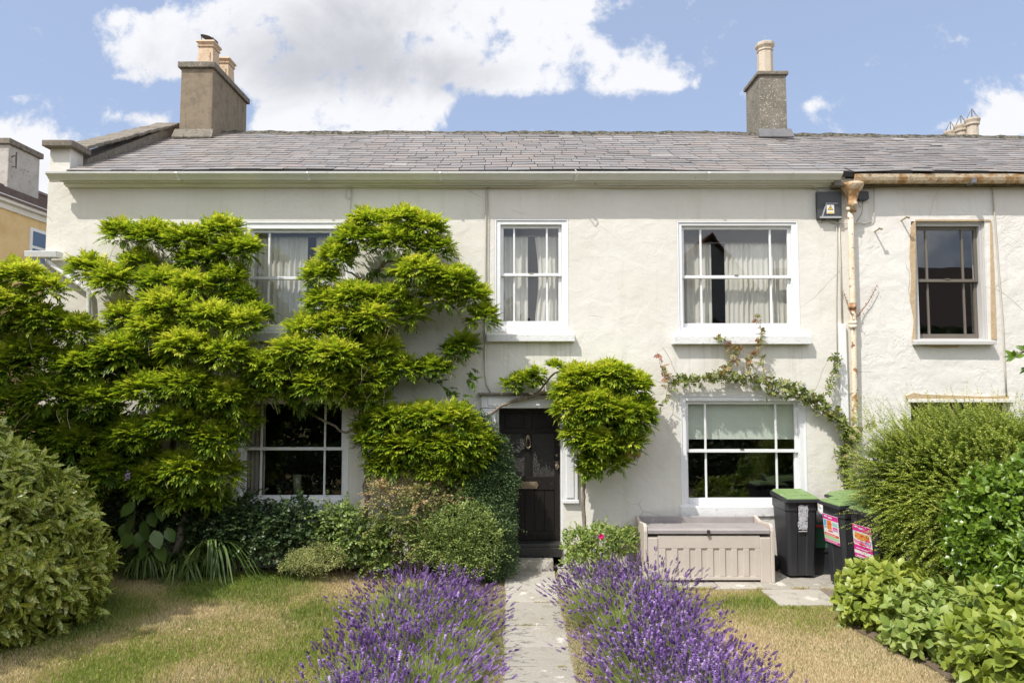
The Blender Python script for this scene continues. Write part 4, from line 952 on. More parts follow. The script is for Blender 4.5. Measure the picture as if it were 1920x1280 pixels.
# loose trailing sprays
for pts in ([(780, 700), (812, 712), (838, 728), (862, 742), (878, 752)], [(470, 560), (485, 572), (500, 582), (508, 590)], [(730, 520), (700, 505), (684, 512)], [(560, 750), (572, 765), (580, 772)], [(655, 740), (664, 762)], [(596, 535), (580, 528), (570, 522)], [(880, 690), (875, 708), (890, 716)]):
    pts3 = [W(p[0], p[1], -.28) for p in pts]
    for i in range(len(pts3) - 1):
        for k in range(3):
            p = np.array([pts3[i].lerp(pts3[i + 1], k / 3)]); d = g.normal(0, .5, (2, 3)) + np.array([.5, -.2, -.3])
            pinnate(lv, g, np.repeat(p, 2, 0), d, g.uniform(.10, .16, 2), np.array([.25, .3]))
wl = lv.build('foliage', L_WIST, wis)
def limb(name, pts, r0, r1, parent, mat=BARK, n=7, wobble=.02, sub=5):
    P = [Vector(p) for p in pts]; out = []
    for i in range(len(P) - 1):
        p0, p1, p2, p3 = P[max(0, i - 1)], P[i], P[i + 1], P[min(len(P) - 1, i + 2)]
        for k in range(sub):
            t = k / sub; q = .5 * ((2 * p1) + (p2 - p0) * t + (2 * p0 - 5 * p1 + 4 * p2 - p3) * t * t + (3 * p1 - p0 - 3 * p2 + p3) * t ** 3)
            out.append(q + Vector((rnd.uniform(-1, 1), rnd.uniform(-1, 1), rnd.uniform(-1, 1))) * wobble)
    out.append(P[-1]); k = len(out)
    m = MB(); m.tube(out, [(r0 + (r1 - r0) * i / (k - 1)) * rnd.uniform(.88, 1.12) for i in range(k)], n)
    return m.build(name, mat, parent, smooth=True)
tA = [(690, 1045, -.25), (684, 960, -.22), (690, 880, -.2), (676, 800, -.22), (690, 700, -.2), (684, 610, -.22), (694, 530, -.25), (710, 505, -.25), (722, 492, -.3)]
limb('trunk', [W(*p) for p in tA], .055, .03, wis)
limb('trunk', [W(*p) for p in [(330, 1040, -.3), (345, 950, -.3), (322, 860, -.35), (336, 760, -.3), (318, 660, -.3), (330, 560, -.3), (350, 500, -.3)]], .06, .025, wis)
for pts in ([(694, 530, -.25), (668, 518, -.26), (645, 508, -.28)], [(698, 535, -.25), (735, 536, -.26), (790, 540, -.28), (860, 560, -.3)], [(722, 492, -.3), (745, 488, -.3), (770, 470, -.3)],
            [(680, 800, -.22), (640, 806, -.2), (560, 760, -.3), (480, 735, -.4)], [(336, 760, -.3), (220, 700, -.6), (100, 650, -.9), (20, 600, -1.0)], [(322, 660, -.3), (250, 560, -.35), (190, 520, -.35)],
            [(330, 560, -.3), (400, 500, -.35), (440, 470, -.35)], [(676, 800, -.22), (760, 830, -.3), (850, 830, -.35)], [(322, 860, -.35), (380, 880, -.5), (430, 890, -.5)], [(690, 700, -.2), (640, 660, -.4), (580, 620, -.45)]):
    limb('branch', [W(*p) for p in pts], .024, .01, wis, n=6)
m = MB()
for k in range(70):                                     # thin dead petioles and whippy shoots
    (px, py, rx, ry, yy, br) = CL[rnd.randrange(len(CL))]; p = W(px + rnd.uniform(-rx, rx), py + ry * rnd.uniform(.2, .8), yy - .15)
    q = p + Vector((rnd.uniform(-.12, .12), rnd.uniform(-.1, .02), -rnd.uniform(.12, .28))); m.tube([p, p.lerp(q, .5) + Vector((0, -.03, .01)), q], .0028, 3)
m.build('twigs', pmat('straw twig', [(.36, .30, .18)], 8, .8), wis)['kind'] = 'stuff'
m = MB()
for k in range(16):
    p = W(238, 892, -1.1) + Vector((rnd.gauss(0, .018), rnd.gauss(0, .018), rnd.gauss(0, .04))); m.lathe([(.004, -.008), (.012, 0), (.004, .01)], 0, 0, 5); m.v[-15:] = [(v[0] + p.x, v[1] + p.y, v[2] + p.z) for v in m.v[-15:]]
m.build('flower_cluster', pmat('mauve petal', [(.35, .25, .5)], 5, .7), wis)

# ------------------------------------------------------------------ the clipped wisteria ball right of the door, with its arm over the door
bal = thing('wisteria_standard', 'ball of wisteria on a thin bare stem, its branch arching over the door', 'climbing plant', (W(1094, 980, -.2).x, -.2, 0))
lv = Leaves()
for (px, py, rx, ry, yy, br) in [(1085,712,46,32,-.50,.6),(1145,706,54,32,-.52,.6),(1192,726,34,34,-.46,.5),(1068,765,36,46,-.52,.6),(1120,765,56,52,-.66,.55),(1172,780,52,48,-.62,.5),(1206,775,24,42,-.46,.45),(1084,815,34,34,-.52,.6),
        (1124,830,52,36,-.60,.5),(1178,828,40,32,-.50,.45),(1118,862,42,24,-.48,.45),(1105,884,24,12,-.4,.45),(1150,866,34,20,-.42,.4),(1058,735,22,30,-.45,.6),(1130,790,70,60,-.35,.4),(1130,730,70,40,-.35,.4),
        (985,716,36,20,-.26,.3),(960,722,18,12,-.24,.3),(1006,702,16,10,-.28,.35),(1040,690,12,8,-.3,.45)]:
    c = W(px, py, yy); sc = (yy + DIST) / FOC; a, b_ = rx * sc, ry * sc; dep = min(.34, abs(yy) * .75)
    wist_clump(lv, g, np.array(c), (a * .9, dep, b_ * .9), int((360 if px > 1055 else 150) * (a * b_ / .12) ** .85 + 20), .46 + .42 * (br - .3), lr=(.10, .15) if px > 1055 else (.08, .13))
lv.build('foliage', L_WIST, bal)
limb('stem', [W(*p) for p in [(1094, 1050, -.2), (1095, 985, -.2), (1094, 930, -.2), (1097, 885, -.25), (1105, 830, -.35), (1115, 780, -.4)]], .032, .022, bal, n=7, wobble=.006)
for pts in ([(903, 798, -.12), (925, 772, -.16), (960, 752, -.18), (1000, 742, -.18), (1020, 722, -.2), (1040, 700, -.26), (1075, 690, -.35)], [(960, 753, -.15), (985, 748, -.17), (1010, 744, -.18), (1040, 748, -.25), (1075, 755, -.4)],
            [(1000, 742, -.18), (1028, 735, -.2), (1060, 740, -.3)], [(985, 748, -.16), (970, 730, -.18), (965, 715, -.2)], [(1020, 722, -.2), (1008, 708, -.2), (1000, 700, -.22)]):
    limb('branch', [W(*p) for p in pts], .024, .012, bal, n=6, wobble=.008)

def frond(P, D, L, nl, ll, lw, tint, sag=.25, lv=None, gg=np.random.default_rng(5)):
    lv = lv or FL
    n = len(P); S = nrmz(np.cross(D, np.array([0, 0, 1.])) + 1e-5); up = np.array([0, 0, 1.])
    for j in range(nl):
        t_ = (j + .5) / nl; pos = P + D * (L * t_)[:, None] - up * (L * sag * t_ * t_)[:, None]
        for sg in (-1, 1):
            lv.add(pos, nrmz(D * .5 + S * sg + gg.normal(0, .3, (n, 3))), up + gg.normal(0, .4, (n, 3)), ll * (1.1 - .5 * t_), lw, tint + .18 * t_ + gg.normal(0, .09, n))
# ------------------------------------------------------------------ generic shrub
def bush(name, label, cat, blobs, leaf, mat, cover=3.0, tpl='diamond', stems=6, up=.45, shell=.45, tint=.5, tvar=.16, D_bias=(0, -.1, .25), noise=.5, group=None, ground=True, extra=None, stem_mat=None, stem_r=.008, seed=1, nrm=(0, -.5, .8), sprig=20, sprl=1.0):
    """blobs: (px, py, rx, ry, y, depth[, tint]) ; leaf: (length, width)"""
    gg = np.random.default_rng(seed); bs = []
    for b_ in blobs:
        sc = (b_[4] + DIST) / FOC; bs.append((np.array(W(b_[0], b_[1], b_[4])), np.array([b_[2] * sc, b_[5], b_[3] * sc]), b_[6] if len(b_) > 6 else tint))
    cx = float(np.mean([q[0][0] for q in bs])); cy = float(np.mean([q[0][1] for q in bs]))
    t = thing(name, label, cat, (cx, cy, 0), 0, group); lv = Leaves()
    for (c, r, tt) in bs:
        n = int(cover * math.pi * r[0] * r[2] / (leaf[0] * leaf[1] * .5)); d = sph(gg, n, up, .45); n = len(d)
        rr = (shell + (1 - shell) * gg.random((n, 1)) ** .6)
        lump = 1 + .42 * (vnoise(d[:, 0] * 2.3 + c[0] * 3, d[:, 2] * 2.3 + c[2] * 3, seed, 3)[:, None] - .5) * 2
        P = c + d * r * rr * lump; P[:, 2] = np.maximum(P[:, 2], .01)
        P[:, 1] = np.minimum(P[:, 1], -.012)
        D = nrmz(d + np.array(D_bias) + gg.normal(0, noise, (n, 3)))
        N = nrmz(d * .5 + np.array(nrm) + gg.normal(0, .5, (n, 3)))
        lv.add(P, D, N, leaf[0] * gg.uniform(.65, 1.2, n), leaf[1] * gg.uniform(.75, 1.2, n), tt + gg.normal(0, tvar, n), tpl)
        ns = int(sprig * (r[0] * r[2] / .1) + 4); d = sph(gg, ns, .8, .6); ns = len(d)
        frond(c + d * r * .8, nrmz(d + np.array([0, -.1, .45]) + gg.normal(0, .35, (ns, 3))), gg.uniform(.12, .24, ns) * sprl, int(6 * sprl), leaf[0] * .95, leaf[1] * .95, tt + .1 + gg.normal(0, .1, ns), .3, lv)
    if extra: extra(lv, gg, bs)
    lv.build('foliage', mat, t)
    m = MB()
    for k in range(stems):
        c, r, _ = bs[k % len(bs)]
        tip = Vector(c) + Vector((gg.uniform(-.7, .7) * r[0], gg.uniform(-.5, .3) * r[1], gg.uniform(.1, .7) * r[2])); tip.y = min(tip.y, -.03)
        base = Vector((cx + (tip.x - cx) * .35, min(cy + .05, -.04), 0)) if ground else Vector(c)
        mid = base.lerp(tip, .5) + Vector((gg.uniform(-.05, .05), gg.uniform(-.05, .02), .05)); m.tube([base, mid, tip], [stem_r, stem_r * .7, stem_r * .35], 5)
    if stems: m.build('stems', stem_mat or BARK, t)
    return t
L_DARK = leafmat('dark shrub leaf', [(0, (.03, .06, .02)), (.5, (.06, .105, .035)), (1, (.14, .19, .08))], .4, .2, 1.1, .5)
L_SMALL = leafmat('small shrub leaf', [(0, (.06, .11, .025)), (.5, (.18, .26, .06)), (1, (.40, .46, .15))], .4, .25, 1.2, .5)
L_BLUEG = leafmat('blue green leaf', [(0, (.03, .065, .025)), (.5, (.075, .13, .045)), (1, (.16, .22, .08))], .45, .25, 1.1, .4)
L_SPIR = leafmat('bronze tipped leaf', [(0, (.09, .15, .03)), (.45, (.20, .27, .06)), (.7, (.36, .32, .14)), (1, (.48, .32, .20))], .55, .3, 1.2, .3)
L_FRESH = leafmat('fresh leaf', [(0, (.08, .16, .03)), (.5, (.20, .29, .06)), (1, (.38, .44, .13))], .45, .3, 1.2, .4)
L_PALE = leafmat('pale leaf', [(0, (.16, .21, .06)), (.5, (.36, .40, .14)), (1, (.58, .57, .28))], .55, .3, 1.1, .3)
L_HOSTA = leafmat('broad leaf', [(0, (.05, .10, .02)), (1, (.13, .21, .04))], .35, .3, 1.1, .5)
L_LILY = leafmat('strap leaf', [(0, (.045, .09, .02)), (.5, (.10, .17, .035)), (1, (.21, .27, .08))], .45, .3, 1.1, .4)
bush('box_climber', 'tall dark fine-leaved evergreen mounded against the left side of the black door', 'shrub',
     [(905, 850, 46, 50, -.32, .24), (915, 910, 50, 60, -.38, .30), (925, 975, 46, 66, -.45, .36), (930, 1040, 44, 44, -.5, .4), (880, 940, 50, 50, -.45, .3), (905, 1040, 55, 45, -.5, .36), (900, 818, 34, 44, -.3, .2), (920, 860, 40, 50, -.34, .24), (938, 930, 24, 60, -.3, .2)],
     (.034, .016), L_BLUEG, 3.2, up=.2, shell=.55, D_bias=(.05, -.15, -.25), seed=3, tint=.5, sprig=30)
bush('small_leaved_shrub', 'sunlit small-leaved green shrub spilling in front of the dark evergreen by the door', 'shrub',
     [(870, 975, 56, 38, -.75, .26), (850, 1025, 56, 40, -.80, .26), (900, 1010, 50, 50, -.82, .22), (810, 1010, 40, 40, -.7, .22), (880, 1055, 50, 28, -.82, .2)], (.032, .019), L_SMALL, 2.0, up=.5, shell=.5, sprl=1.3, sprig=44, seed=4, tint=.55, tvar=.22)
bush('spirea', 'arching shrub with bronze and tan shoot tips between the lower left window and the door', 'shrub',
     [(735, 925, 42, 22, -.62, .2, .72), (790, 930, 52, 26, -.62, .24, .66), (835, 955, 34, 26, -.6, .2, .6), (762, 972, 56, 32, -.6, .26, .38), (800, 1020, 50, 40, -.6, .26, .3), (735, 1010, 40, 36, -.5, .22, .3)], (.062, .024), L_SPIR, 1.2, up=.7, shell=.3, sprl=1.6, sprig=34, D_bias=(-.1, -.2, -.15), seed=5, stems=14)
for (lab, bl, sd, mt) in (('dark shrub filling the shadow behind the broad-leaved plant and strap leaves', [(230, 960, 50, 50, -.25, .18), (300, 965, 60, 55, -.22, .16), (370, 975, 50, 46, -.22, .16), (200, 1010, 50, 50, -.3, .2)], 16, L_DARK),
        ('dark rose bush below the left end of the lower left window', [(450, 955, 46, 30, -.35, .2), (490, 985, 56, 44, -.38, .24), (430, 1000, 50, 44, -.35, .22), (350, 985, 60, 40, -.2, .14)], 6, L_DARK),
        ('dark rose bush below the middle of the lower left window', [(545, 958, 50, 26, -.35, .2), (570, 1000, 56, 46, -.38, .24), (520, 1025, 50, 34, -.40, .22)], 7, L_DARK),
        ('leafy rose bush with sunlit tips below the right end of the lower left window', [(640, 968, 46, 26, -.4, .2), (670, 1000, 54, 42, -.45, .26), (620, 1015, 46, 38, -.38, .22), (705, 1025, 46, 36, -.48, .24)], 8, L_SMALL)):
    bush('rose_bush', lab, 'shrub', bl, (.055, .038), mt, 1.7, 'round', stems=12, up=.3, shell=.2, sprl=1.5, sprig=26, seed=sd, group='rose bushes below the lower left window', tint=.4, noise=.8)
bush('ivy_patch', 'low trailing ivy at the foot of the sunlit rose bush', 'ground plant', [(670, 1045, 40, 16, -.5, .2), (720, 1052, 30, 14, -.55, .2)], (.055, .055), L_SMALL, 2.0, 'ivy', stems=5, seed=31, tint=.35, noise=.7)
bush('pale_shrub', 'low pale green mounded plant at the edge of the left lawn', 'ground plant', [(570, 1048, 34, 22, -.6, .24, .5), (608, 1042, 44, 28, -.6, .28, .62), (545, 1058, 22, 12, -.6, .2, .4)], (.026, .012), L_PALE, 2.6, up=.6, shell=.5, seed=9, tvar=.25)
# broad heart-shaped leaves
t = thing('broad_leaved_plant', 'plant with big heart shaped leaves between the speckled laurel and the strap leaves', 'plant', (G(270, 1060).x, -.35, 0)); lv = Leaves(); m = MB()
for (px, py, an) in ((248, 972, -.3), (270, 985, .5), (292, 1005, .9), (262, 1005, -.1), (300, 955, 1.0), (243, 950, -1.0), (268, 1025, .3), (240, 1010, -.6), (285, 970, .6), (318, 1000, 1.2), (236, 990, -.4), (300, 1030, .8)):
    p = np.array(W(px, py, -.75 + rnd.uniform(-.12, .12))); d = np.array([math.sin(an) * .6, -.35, -.75]); lv.add(p - d * .1, d, np.array([0, -.7, .6]) + g.normal(0, .35, 3), rnd.uniform(.22, .32), rnd.uniform(.15, .19), rnd.uniform(.2, .9), 'leaf')
    m.tube([(G(270, 1060).x, -.4, 0), (p[0] * .6 + G(270, 1060).x * .4, -.5, p[2] * .7), tuple(p - d * .1)], .006, 4)
lv.build('foliage', L_HOSTA, t); m.build('stems', GSTEM, t)
# strap leaved clumps
def straps(label, cx, cy, n, Lr, seed, h=.6, spread=1.0):
    gg = np.random.default_rng(seed); V = []; F = []; T = []; seg = 7; k0 = 0
    for i in range(n):
        a = gg.uniform(0, 2 * math.pi); L = gg.uniform(*Lr); out = gg.uniform(.15, .75) * spread; w = gg.uniform(.011, .019); b0 = np.array([cx + gg.normal(0, .06), cy + gg.normal(0, .05), 0])
        dh = np.array([math.cos(a), math.sin(a) * .8, 0]); sd = np.array([-math.sin(a), math.cos(a), 0]); tn = gg.random()
        for j in range(seg + 1):
            t_ = j / seg; zz = L * (1.75 * t_ - (1.75 - h * .6 + .75 * out) * t_ * t_); p = b0 + dh * L * out * (t_ ** 1.4) * 1.1 + np.array([0, 0, max(zz, .01)])
            p[1] = min(p[1], -.03); ww = w * (1 - t_ ** 3) * (.6 + .4 * min(1, 4 * t_)); tw = sd * ww + np.array([0, 0, ww * .3])
            V += [p - tw, p + tw]; T += [tn, tn]
        for j in range(seg): F.append((k0 + 2 * j, k0 + 2 * j + 1, k0 + 2 * j + 3, k0 + 2 * j + 2))
        k0 += 2 * (seg + 1)
    return tag(np_mesh('daylily', np.array(V), [np.array(F)], L_LILY, tint=T), label, 'plant', 'strap-leaved clumps in the left border')
straps('tall arching strap-leaved clump at the back of the left lawn', G(428, 1060).x, -.45, 190, (.9, 1.35), 12, .5)
straps('low strap-leaved clump nearest the speckled laurel', G(300, 1066).x, -.5, 150, (.6, .95), 13, .35, 1.1)
straps('low strap-leaved clump between the tall one and the lawn edge', G(370, 1068).x, -.55, 120, (.6, .85), 14, .35, 1.1)

# ------------------------------------------------------------------ speckled laurel in the left foreground
L_AUC = leafmat('speckled laurel leaf', [(0, (.05, .11, .014)), (.4, (.14, .23, .025)), (.75, (.27, .36, .04)), (1, (.42, .46, .06))], .32, .22, 1.1, .6, speckle=(60, .50, .57, (.62, .56, .17)))
def shoots(lv, gg, P, N, nleaf, L, Wd, tint, tpl='leaf', spread=.9, tvar=.15, droop=.15):
    n = len(P); A = nrmz(N + gg.normal(0, .25, (n, 3))); ref = nrmz(np.cross(A, np.array([.2, .3, 1.]))); B = np.cross(A, ref)
    for k in range(nleaf):
        an = gg.uniform(0, 2 * math.pi, (n, 1)); sp = spread * (.35 + .65 * k / max(1, nleaf - 1))
        R_ = ref * np.cos(an) + B * np.sin(an); D = nrmz(A * (1.2 - sp) + R_ * sp + np.array([0, 0, -droop]) + gg.normal(0, .1, (n, 3)))
        lv.add(P - A * (.05 * k / nleaf) * (L / .12), D, A + R_ * -.2, L * gg.uniform(.7, 1.2, n), Wd * gg.uniform(.8, 1.15, n), tint + gg.normal(0, tvar, n), tpl)
def surf_pts(gg, c, r, n, up=.2, lump=.12, zmin=.03, ycut=None):
    d = sph(gg, n, up, .5); lm = 1 + lump * (vnoise(d[:, 0] * 3 + 5, d[:, 2] * 3 + d[:, 1] * 2 + 5, 4, 3)[:, None] - .5) * 2
    P = np.array(c) + d * np.array(r) * lm; N = nrmz(d / np.array(r)); k = P[:, 2] > zmin
    return P[k], N[k]
lau = thing('speckled_laurel', 'large rounded yellow-speckled laurel bush on the left of the lawn', 'shrub', (-6.35, -2.6, 0)); lv = Leaves(); gg = np.random.default_rng(8)
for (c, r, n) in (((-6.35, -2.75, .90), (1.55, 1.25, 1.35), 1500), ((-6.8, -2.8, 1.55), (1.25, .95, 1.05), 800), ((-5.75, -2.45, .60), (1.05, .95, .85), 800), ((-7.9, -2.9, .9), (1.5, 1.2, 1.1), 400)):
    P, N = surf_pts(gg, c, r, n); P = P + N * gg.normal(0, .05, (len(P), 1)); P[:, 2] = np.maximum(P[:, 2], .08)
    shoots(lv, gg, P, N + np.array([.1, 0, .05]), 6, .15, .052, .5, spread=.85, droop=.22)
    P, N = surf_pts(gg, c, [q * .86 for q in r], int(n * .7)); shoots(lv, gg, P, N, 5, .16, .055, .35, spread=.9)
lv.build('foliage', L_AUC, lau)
for k in range(6):
    a = k * 1.05; limb('stem', [(-6.45 + .2 * math.cos(a), -2.7 + .2 * math.sin(a), 0), (-6.45 + .5 * math.cos(a), -2.7 + .5 * math.sin(a), .6), (-6.45 + .9 * math.cos(a), -2.7 + .7 * math.sin(a), 1.3)], .03, .012, lau, n=6)

# ------------------------------------------------------------------ lavender
L_LAV = leafmat('lavender foliage', [(0, (.15, .20, .05)), (.5, (.33, .40, .12)), (1, (.50, .55, .22))], .6, .3, 1.15, .2)
M_LAVF = leafmat('lavender flower', [(0, (.13, .07, .22)), (.4, (.27, .15, .43)), (.75, (.44, .29, .62)), (1, (.64, .50, .76))], .7, .2, 1.1, .1)
def lavender(name, label, x0, x1, y0, y1, seed, nst, nlf):
    gg = np.random.default_rng(seed); t = thing(name, label, 'lavender', ((x0 + x1) / 2, (y0 + y1) / 2, 0), 0, 'lavender beds either side of the path')
    cs = []; y = y1 - .42; k = 0
    while y > y0:
        for s_ in (0, 1):
            cx = x0 + .50 + (x1 - x0 - 1.0) * s_ + gg.uniform(-.08, .08); cs.append((cx, y + gg.uniform(-.1, .1), gg.uniform(.40, .54), gg.uniform(.34, .50)))
        cs.append(((x0 + x1) / 2 + gg.uniform(-.1, .1), y - .3 + gg.uniform(-.1, .1), gg.uniform(.40, .52), gg.uniform(.40, .52)))
        y -= .62
    cs = np.array(cs); lv = Leaves(); w = np.ones(len(cs)) / len(cs)
    # green mounds of narrow leaves and stalks
    ci = gg.integers(0, len(cs), nlf); c = cs[ci]; a = gg.uniform(0, 2 * math.pi, nlf); q = np.sqrt(gg.random(nlf)) * .95
    dx_, dy_ = np.cos(a) * q, np.sin(a) * q; top = np.sqrt(1 - q * q * .85)
    P = np.stack([c[:, 0] + dx_ * c[:, 2] * .8, c[:, 1] + dy_ * c[:, 2] * .8, c[:, 3] * top * gg.uniform(.25, .85, nlf)], 1)
    D = nrmz(np.stack([dx_ * .8, dy_ * .8, .9 * top + .3], 1) + gg.normal(0, .2, (nlf, 3)))
    lv.add(P, D, gg.normal(0, 1, (nlf, 3)), gg.uniform(.06, .14, nlf), gg.uniform(.003, .0055, nlf), gg.normal(.5, .2, nlf))
    # flower stalks
    n = nst; ci = gg.integers(0, len(cs), n); c = cs[ci]; a = gg.uniform(0, 2 * math.pi, n); q = np.sqrt(gg.random(n)); q = np.where(gg.random(n) < .45, .75 + .3 * gg.random(n), q)
    dx_, dy_ = np.cos(a) * q, np.sin(a) * q; top = np.sqrt(np.maximum(.12, 1 - q * q * .8)); ln = 1.2 + gg.normal(0, .17, n)
    patch_ = vnoise(c[:, 0] * 2 + dx_ * 1.2, c[:, 1] * 2 + dy_ * 1.2, seed, 3)
    T = np.stack([c[:, 0] + dx_ * c[:, 2] * ln, c[:, 1] + dy_ * c[:, 2] * ln, c[:, 3] * top * ln + .06], 1)
    keep = (patch_ > .48) | (gg.random(n) < .22); T, c, dx_, dy_, top = T[keep], c[keep], dx_[keep], dy_[keep], top[keep]; n = len(T)
    B = np.stack([c[:, 0] + dx_ * c[:, 2] * .55, c[:, 1] + dy_ * c[:, 2] * .55, c[:, 3] * top * .6], 1)
    D = nrmz(T - B + gg.normal(0, .03, (n, 3))); L = np.linalg.norm(T - B, axis=1)
    lv.add(B, D, gg.normal(0, 1, (n, 3)), L * 1.02, .003, gg.normal(.55, .12, n))
    lv.build('foliage', L_LAV, t)
    fl = Leaves(); A = nrmz(np.cross(D, gg.normal(0, 1, (n, 3)))); Bb = np.cross(D, A); hs = gg.uniform(.026, .066, n); tn = gg.normal(.42, .2, n) + (vnoise(c[:, 0] * 3.1 + dx_, c[:, 1] * 3.1 + dy_, seed + 3, 2) - .5) * .9
    for j in range(5):                                   # whorls of small florets up the spike
        f = j / 4; rad = (.010, .0115, .0115, .0095, .006)[j]
        for k in range(4):
            an = k * math.pi / 2 + j * .6; R_ = A * math.cos(an) + Bb * math.sin(an)
            fl.add(T + D * (hs * f)[:, None] - R_ * .002, nrmz(D * .75 + R_ * .8), R_ * -1 + D, .0195, rad * 1.5, tn + gg.normal(0, .12, n))
    k_ = gg.random(n) < .35                                # detached lower whorl
    for k in range(3):
        an = k * 2.1; R_ = A * math.cos(an) + Bb * math.sin(an); fl.add((T - D * .028)[k_], nrmz(D * .6 + R_)[k_], R_[k_], .014, .012, tn[k_])
    fl.build('flowers', M_LAVF, t)
    return t
lavender('lavender_row', 'purple lavender hedge left of the path', -1.70, -.14, -6.9, -1.85, 5, 6800, 90000)
lavender('lavender_row', 'purple lavender hedge right of the path, in front of the storage bench', .60, 2.08, -6.9, -1.62, 6, 7300, 90000)
bush('rose_bush', 'low green rose bush with one bright pink bloom at the foot of the wisteria ball', 'shrub', [(1085, 1018, 34, 26, -.5, .25), (1130, 1010, 42, 26, -.5, .27), (1100, 1048, 46, 26, -.6, .28), (1165, 1015, 28, 24, -.45, .2), (1180, 1000, 16, 10, -.35, .12)], (.045, .03), L_FRESH, 2.4, 'round', stems=9, up=.5, shell=.5, seed=15, tint=.62, noise=.6, tvar=.2)
m = MB(); pr = W(1127, 1005, -.82); pr_ = []
for ring_, (rr, nn_, zz) in enumerate(((.012, 4, .02), (.024, 6, .012), (.036, 7, 0))):
    for k in range(nn_):
        a = 2 * math.pi * k / nn_ + ring_; c_ = Vector((math.cos(a), 0, math.sin(a))); s_ = Vector((-math.sin(a), 0, math.cos(a))); o_ = pr + Vector((0, -zz, 0))
        m.add([o_, o_ + c_ * rr * .8 + s_ * rr * .5 + Vector((0, -.012, 0)), o_ + c_ * rr * 1.15 + Vector((0, -.018, 0)), o_ + c_ * rr * .8 - s_ * rr * .5 + Vector((0, -.012, 0))], [(0, 1, 2, 3)])
bloom = m.build('bloom', leafmat('pink petal', [(0, (.75, .03, .22)), (1, (.75, .03, .22))], .5, .3), None)
rb = [o for o in bpy.data.objects if o.name.startswith('rose_bush') and 'pink' in o.get('label', '')][0]; adopt(bloom, rb)

# ------------------------------------------------------------------ climbing rose round the lower right window
L_CR = leafmat('climbing rose leaf', [(0, (.06, .10, .02)), (.45, (.16, .21, .045)), (.7, (.30, .33, .10)), (.85, (.36, .26, .13)), (1, (.36, .13, .09))], .45, .3, 1.2, .4)
cr = thing('climbing_rose', 'climbing rose with thin reddish shoots trained above and right of the lower right window', 'climbing plant', (W(1600, 1000).x, -.15, 0))
lv = Leaves(); gg = np.random.default_rng(77)
CR = [([(1612, 1040), (1600, 960), (1590, 900), (1578, 860), (1600, 820), (1570, 790), (1520, 752), (1470, 725), (1410, 712), (1350, 704), (1290, 712), (1255, 718)], .012, 62, .55, 15),
      ([(1600, 940), (1585, 880), (1575, 850), (1590, 800), (1560, 770), (1510, 735), (1480, 722)], .010, 46, .5, 16),
      ([(1410, 712), (1400, 680), (1420, 650), (1428, 620), (1414, 590)], .006, 20, .82, 5), ([(1350, 704), (1375, 680), (1385, 655), (1345, 630)], .006, 22, .85, 6), ([(1330, 705), (1360, 690), (1372, 668), (1360, 640)], .005, 16, .8, 6),
      ([(1255, 718), (1244, 700), (1236, 675), (1232, 660)], .005, 18, .95, 4), ([(1255, 718), (1248, 745), (1238, 768)], .004, 9, .6, 5), ([(1530, 755), (1555, 730), (1560, 700), (1572, 668), (1555, 672)], .006, 30, .5, 9), ([(1490, 728), (1440, 740), (1500, 745)], .006, 14, .45, 9),
      ([(1440, 716), (1430, 690), (1424, 668), (1420, 640)], .005, 16, .75, 6), ([(1600, 820), (1620, 800), (1650, 790)], .006, 16, .5, 8)]
for (pts, r_, nl, tt, sp) in CR:
    P3 = [W(p[0], p[1], -.10 - .03 * (i % 2)) for i, p in enumerate(pts)]; limb('stem', P3, r_, r_ * .5, cr, mat=BARK if r_ > .008 else pmat('red shoot', [(.25, .12, .07)], 5, .7), n=5, wobble=.006, sub=4)
    for i in range(len(P3) - 1):
        seg = P3[i + 1] - P3[i]; n_ = max(3, int(nl * seg.length * 2.0))
        for k in range(n_):
            p = P3[i] + seg * gg.random() + Vector((gg.normal(0, sp / 330), -abs(gg.normal(0, .04)), gg.normal(0, sp / 330)))
            d0 = nrmz(gg.normal(0, 1, 3) + np.array([0, -.4, .1])); s0 = nrmz(np.cross(d0, gg.normal(0, 1, 3))); N_ = np.cross(s0, d0) + np.array([0, -.4, .4])
            tn = tt + gg.normal(0, .13)
            for (a_, sg) in ((.0, 0), (-.02, 1), (-.02, -1), (-.05, 1), (-.05, -1)):
                lv.add(np.array(p) + d0 * (.05 + a_), d0 + s0 * sg * 1.1 + np.array([0, 0, -.2]), N_, gg.uniform(.04, .058), gg.uniform(.026, .036), tn + gg.normal(0, .05), 'diamond')
lv.build('foliage', L_CR, cr)
# little red creeper on the downpipe
vc = thing('red_creeper', 'short reddish creeper twigs clinging to the rusty downpipe', 'climbing plant', (W(1600, 590).x, -.1, W(1600, 600).z)); lv = Leaves()
for pts in ([(1600, 600), (1614, 585), (1630, 562), (1645, 534)], [(1598, 590), (1588, 566), (1581, 545)], [(1601, 620), (1600, 595), (1606, 570)], [(1598, 640), (1604, 700), (1604, 760)]):
    P3 = [W(p[0], p[1], -.05 if i else -.15) for i, p in enumerate(pts)]; limb('stem', P3, .008, .004, vc, mat=MATS['red shoot'], n=5, wobble=.004, sub=3)
    for i in range(len(P3) - 1):
        for k in range(10 if pts[0][1] < 630 else 4):
            p = P3[i].lerp(P3[i + 1], gg.random()); lv.add(np.array(p) + gg.normal(0, .012, 3), gg.normal(0, 1, 3), gg.normal(0, 1, 3), .03, .018, gg.uniform(0, 1))
lv.build('foliage', leafmat('red creeper leaf', [(0, (.18, .07, .03)), (1, (.32, .12, .05))], .6, .2), vc)

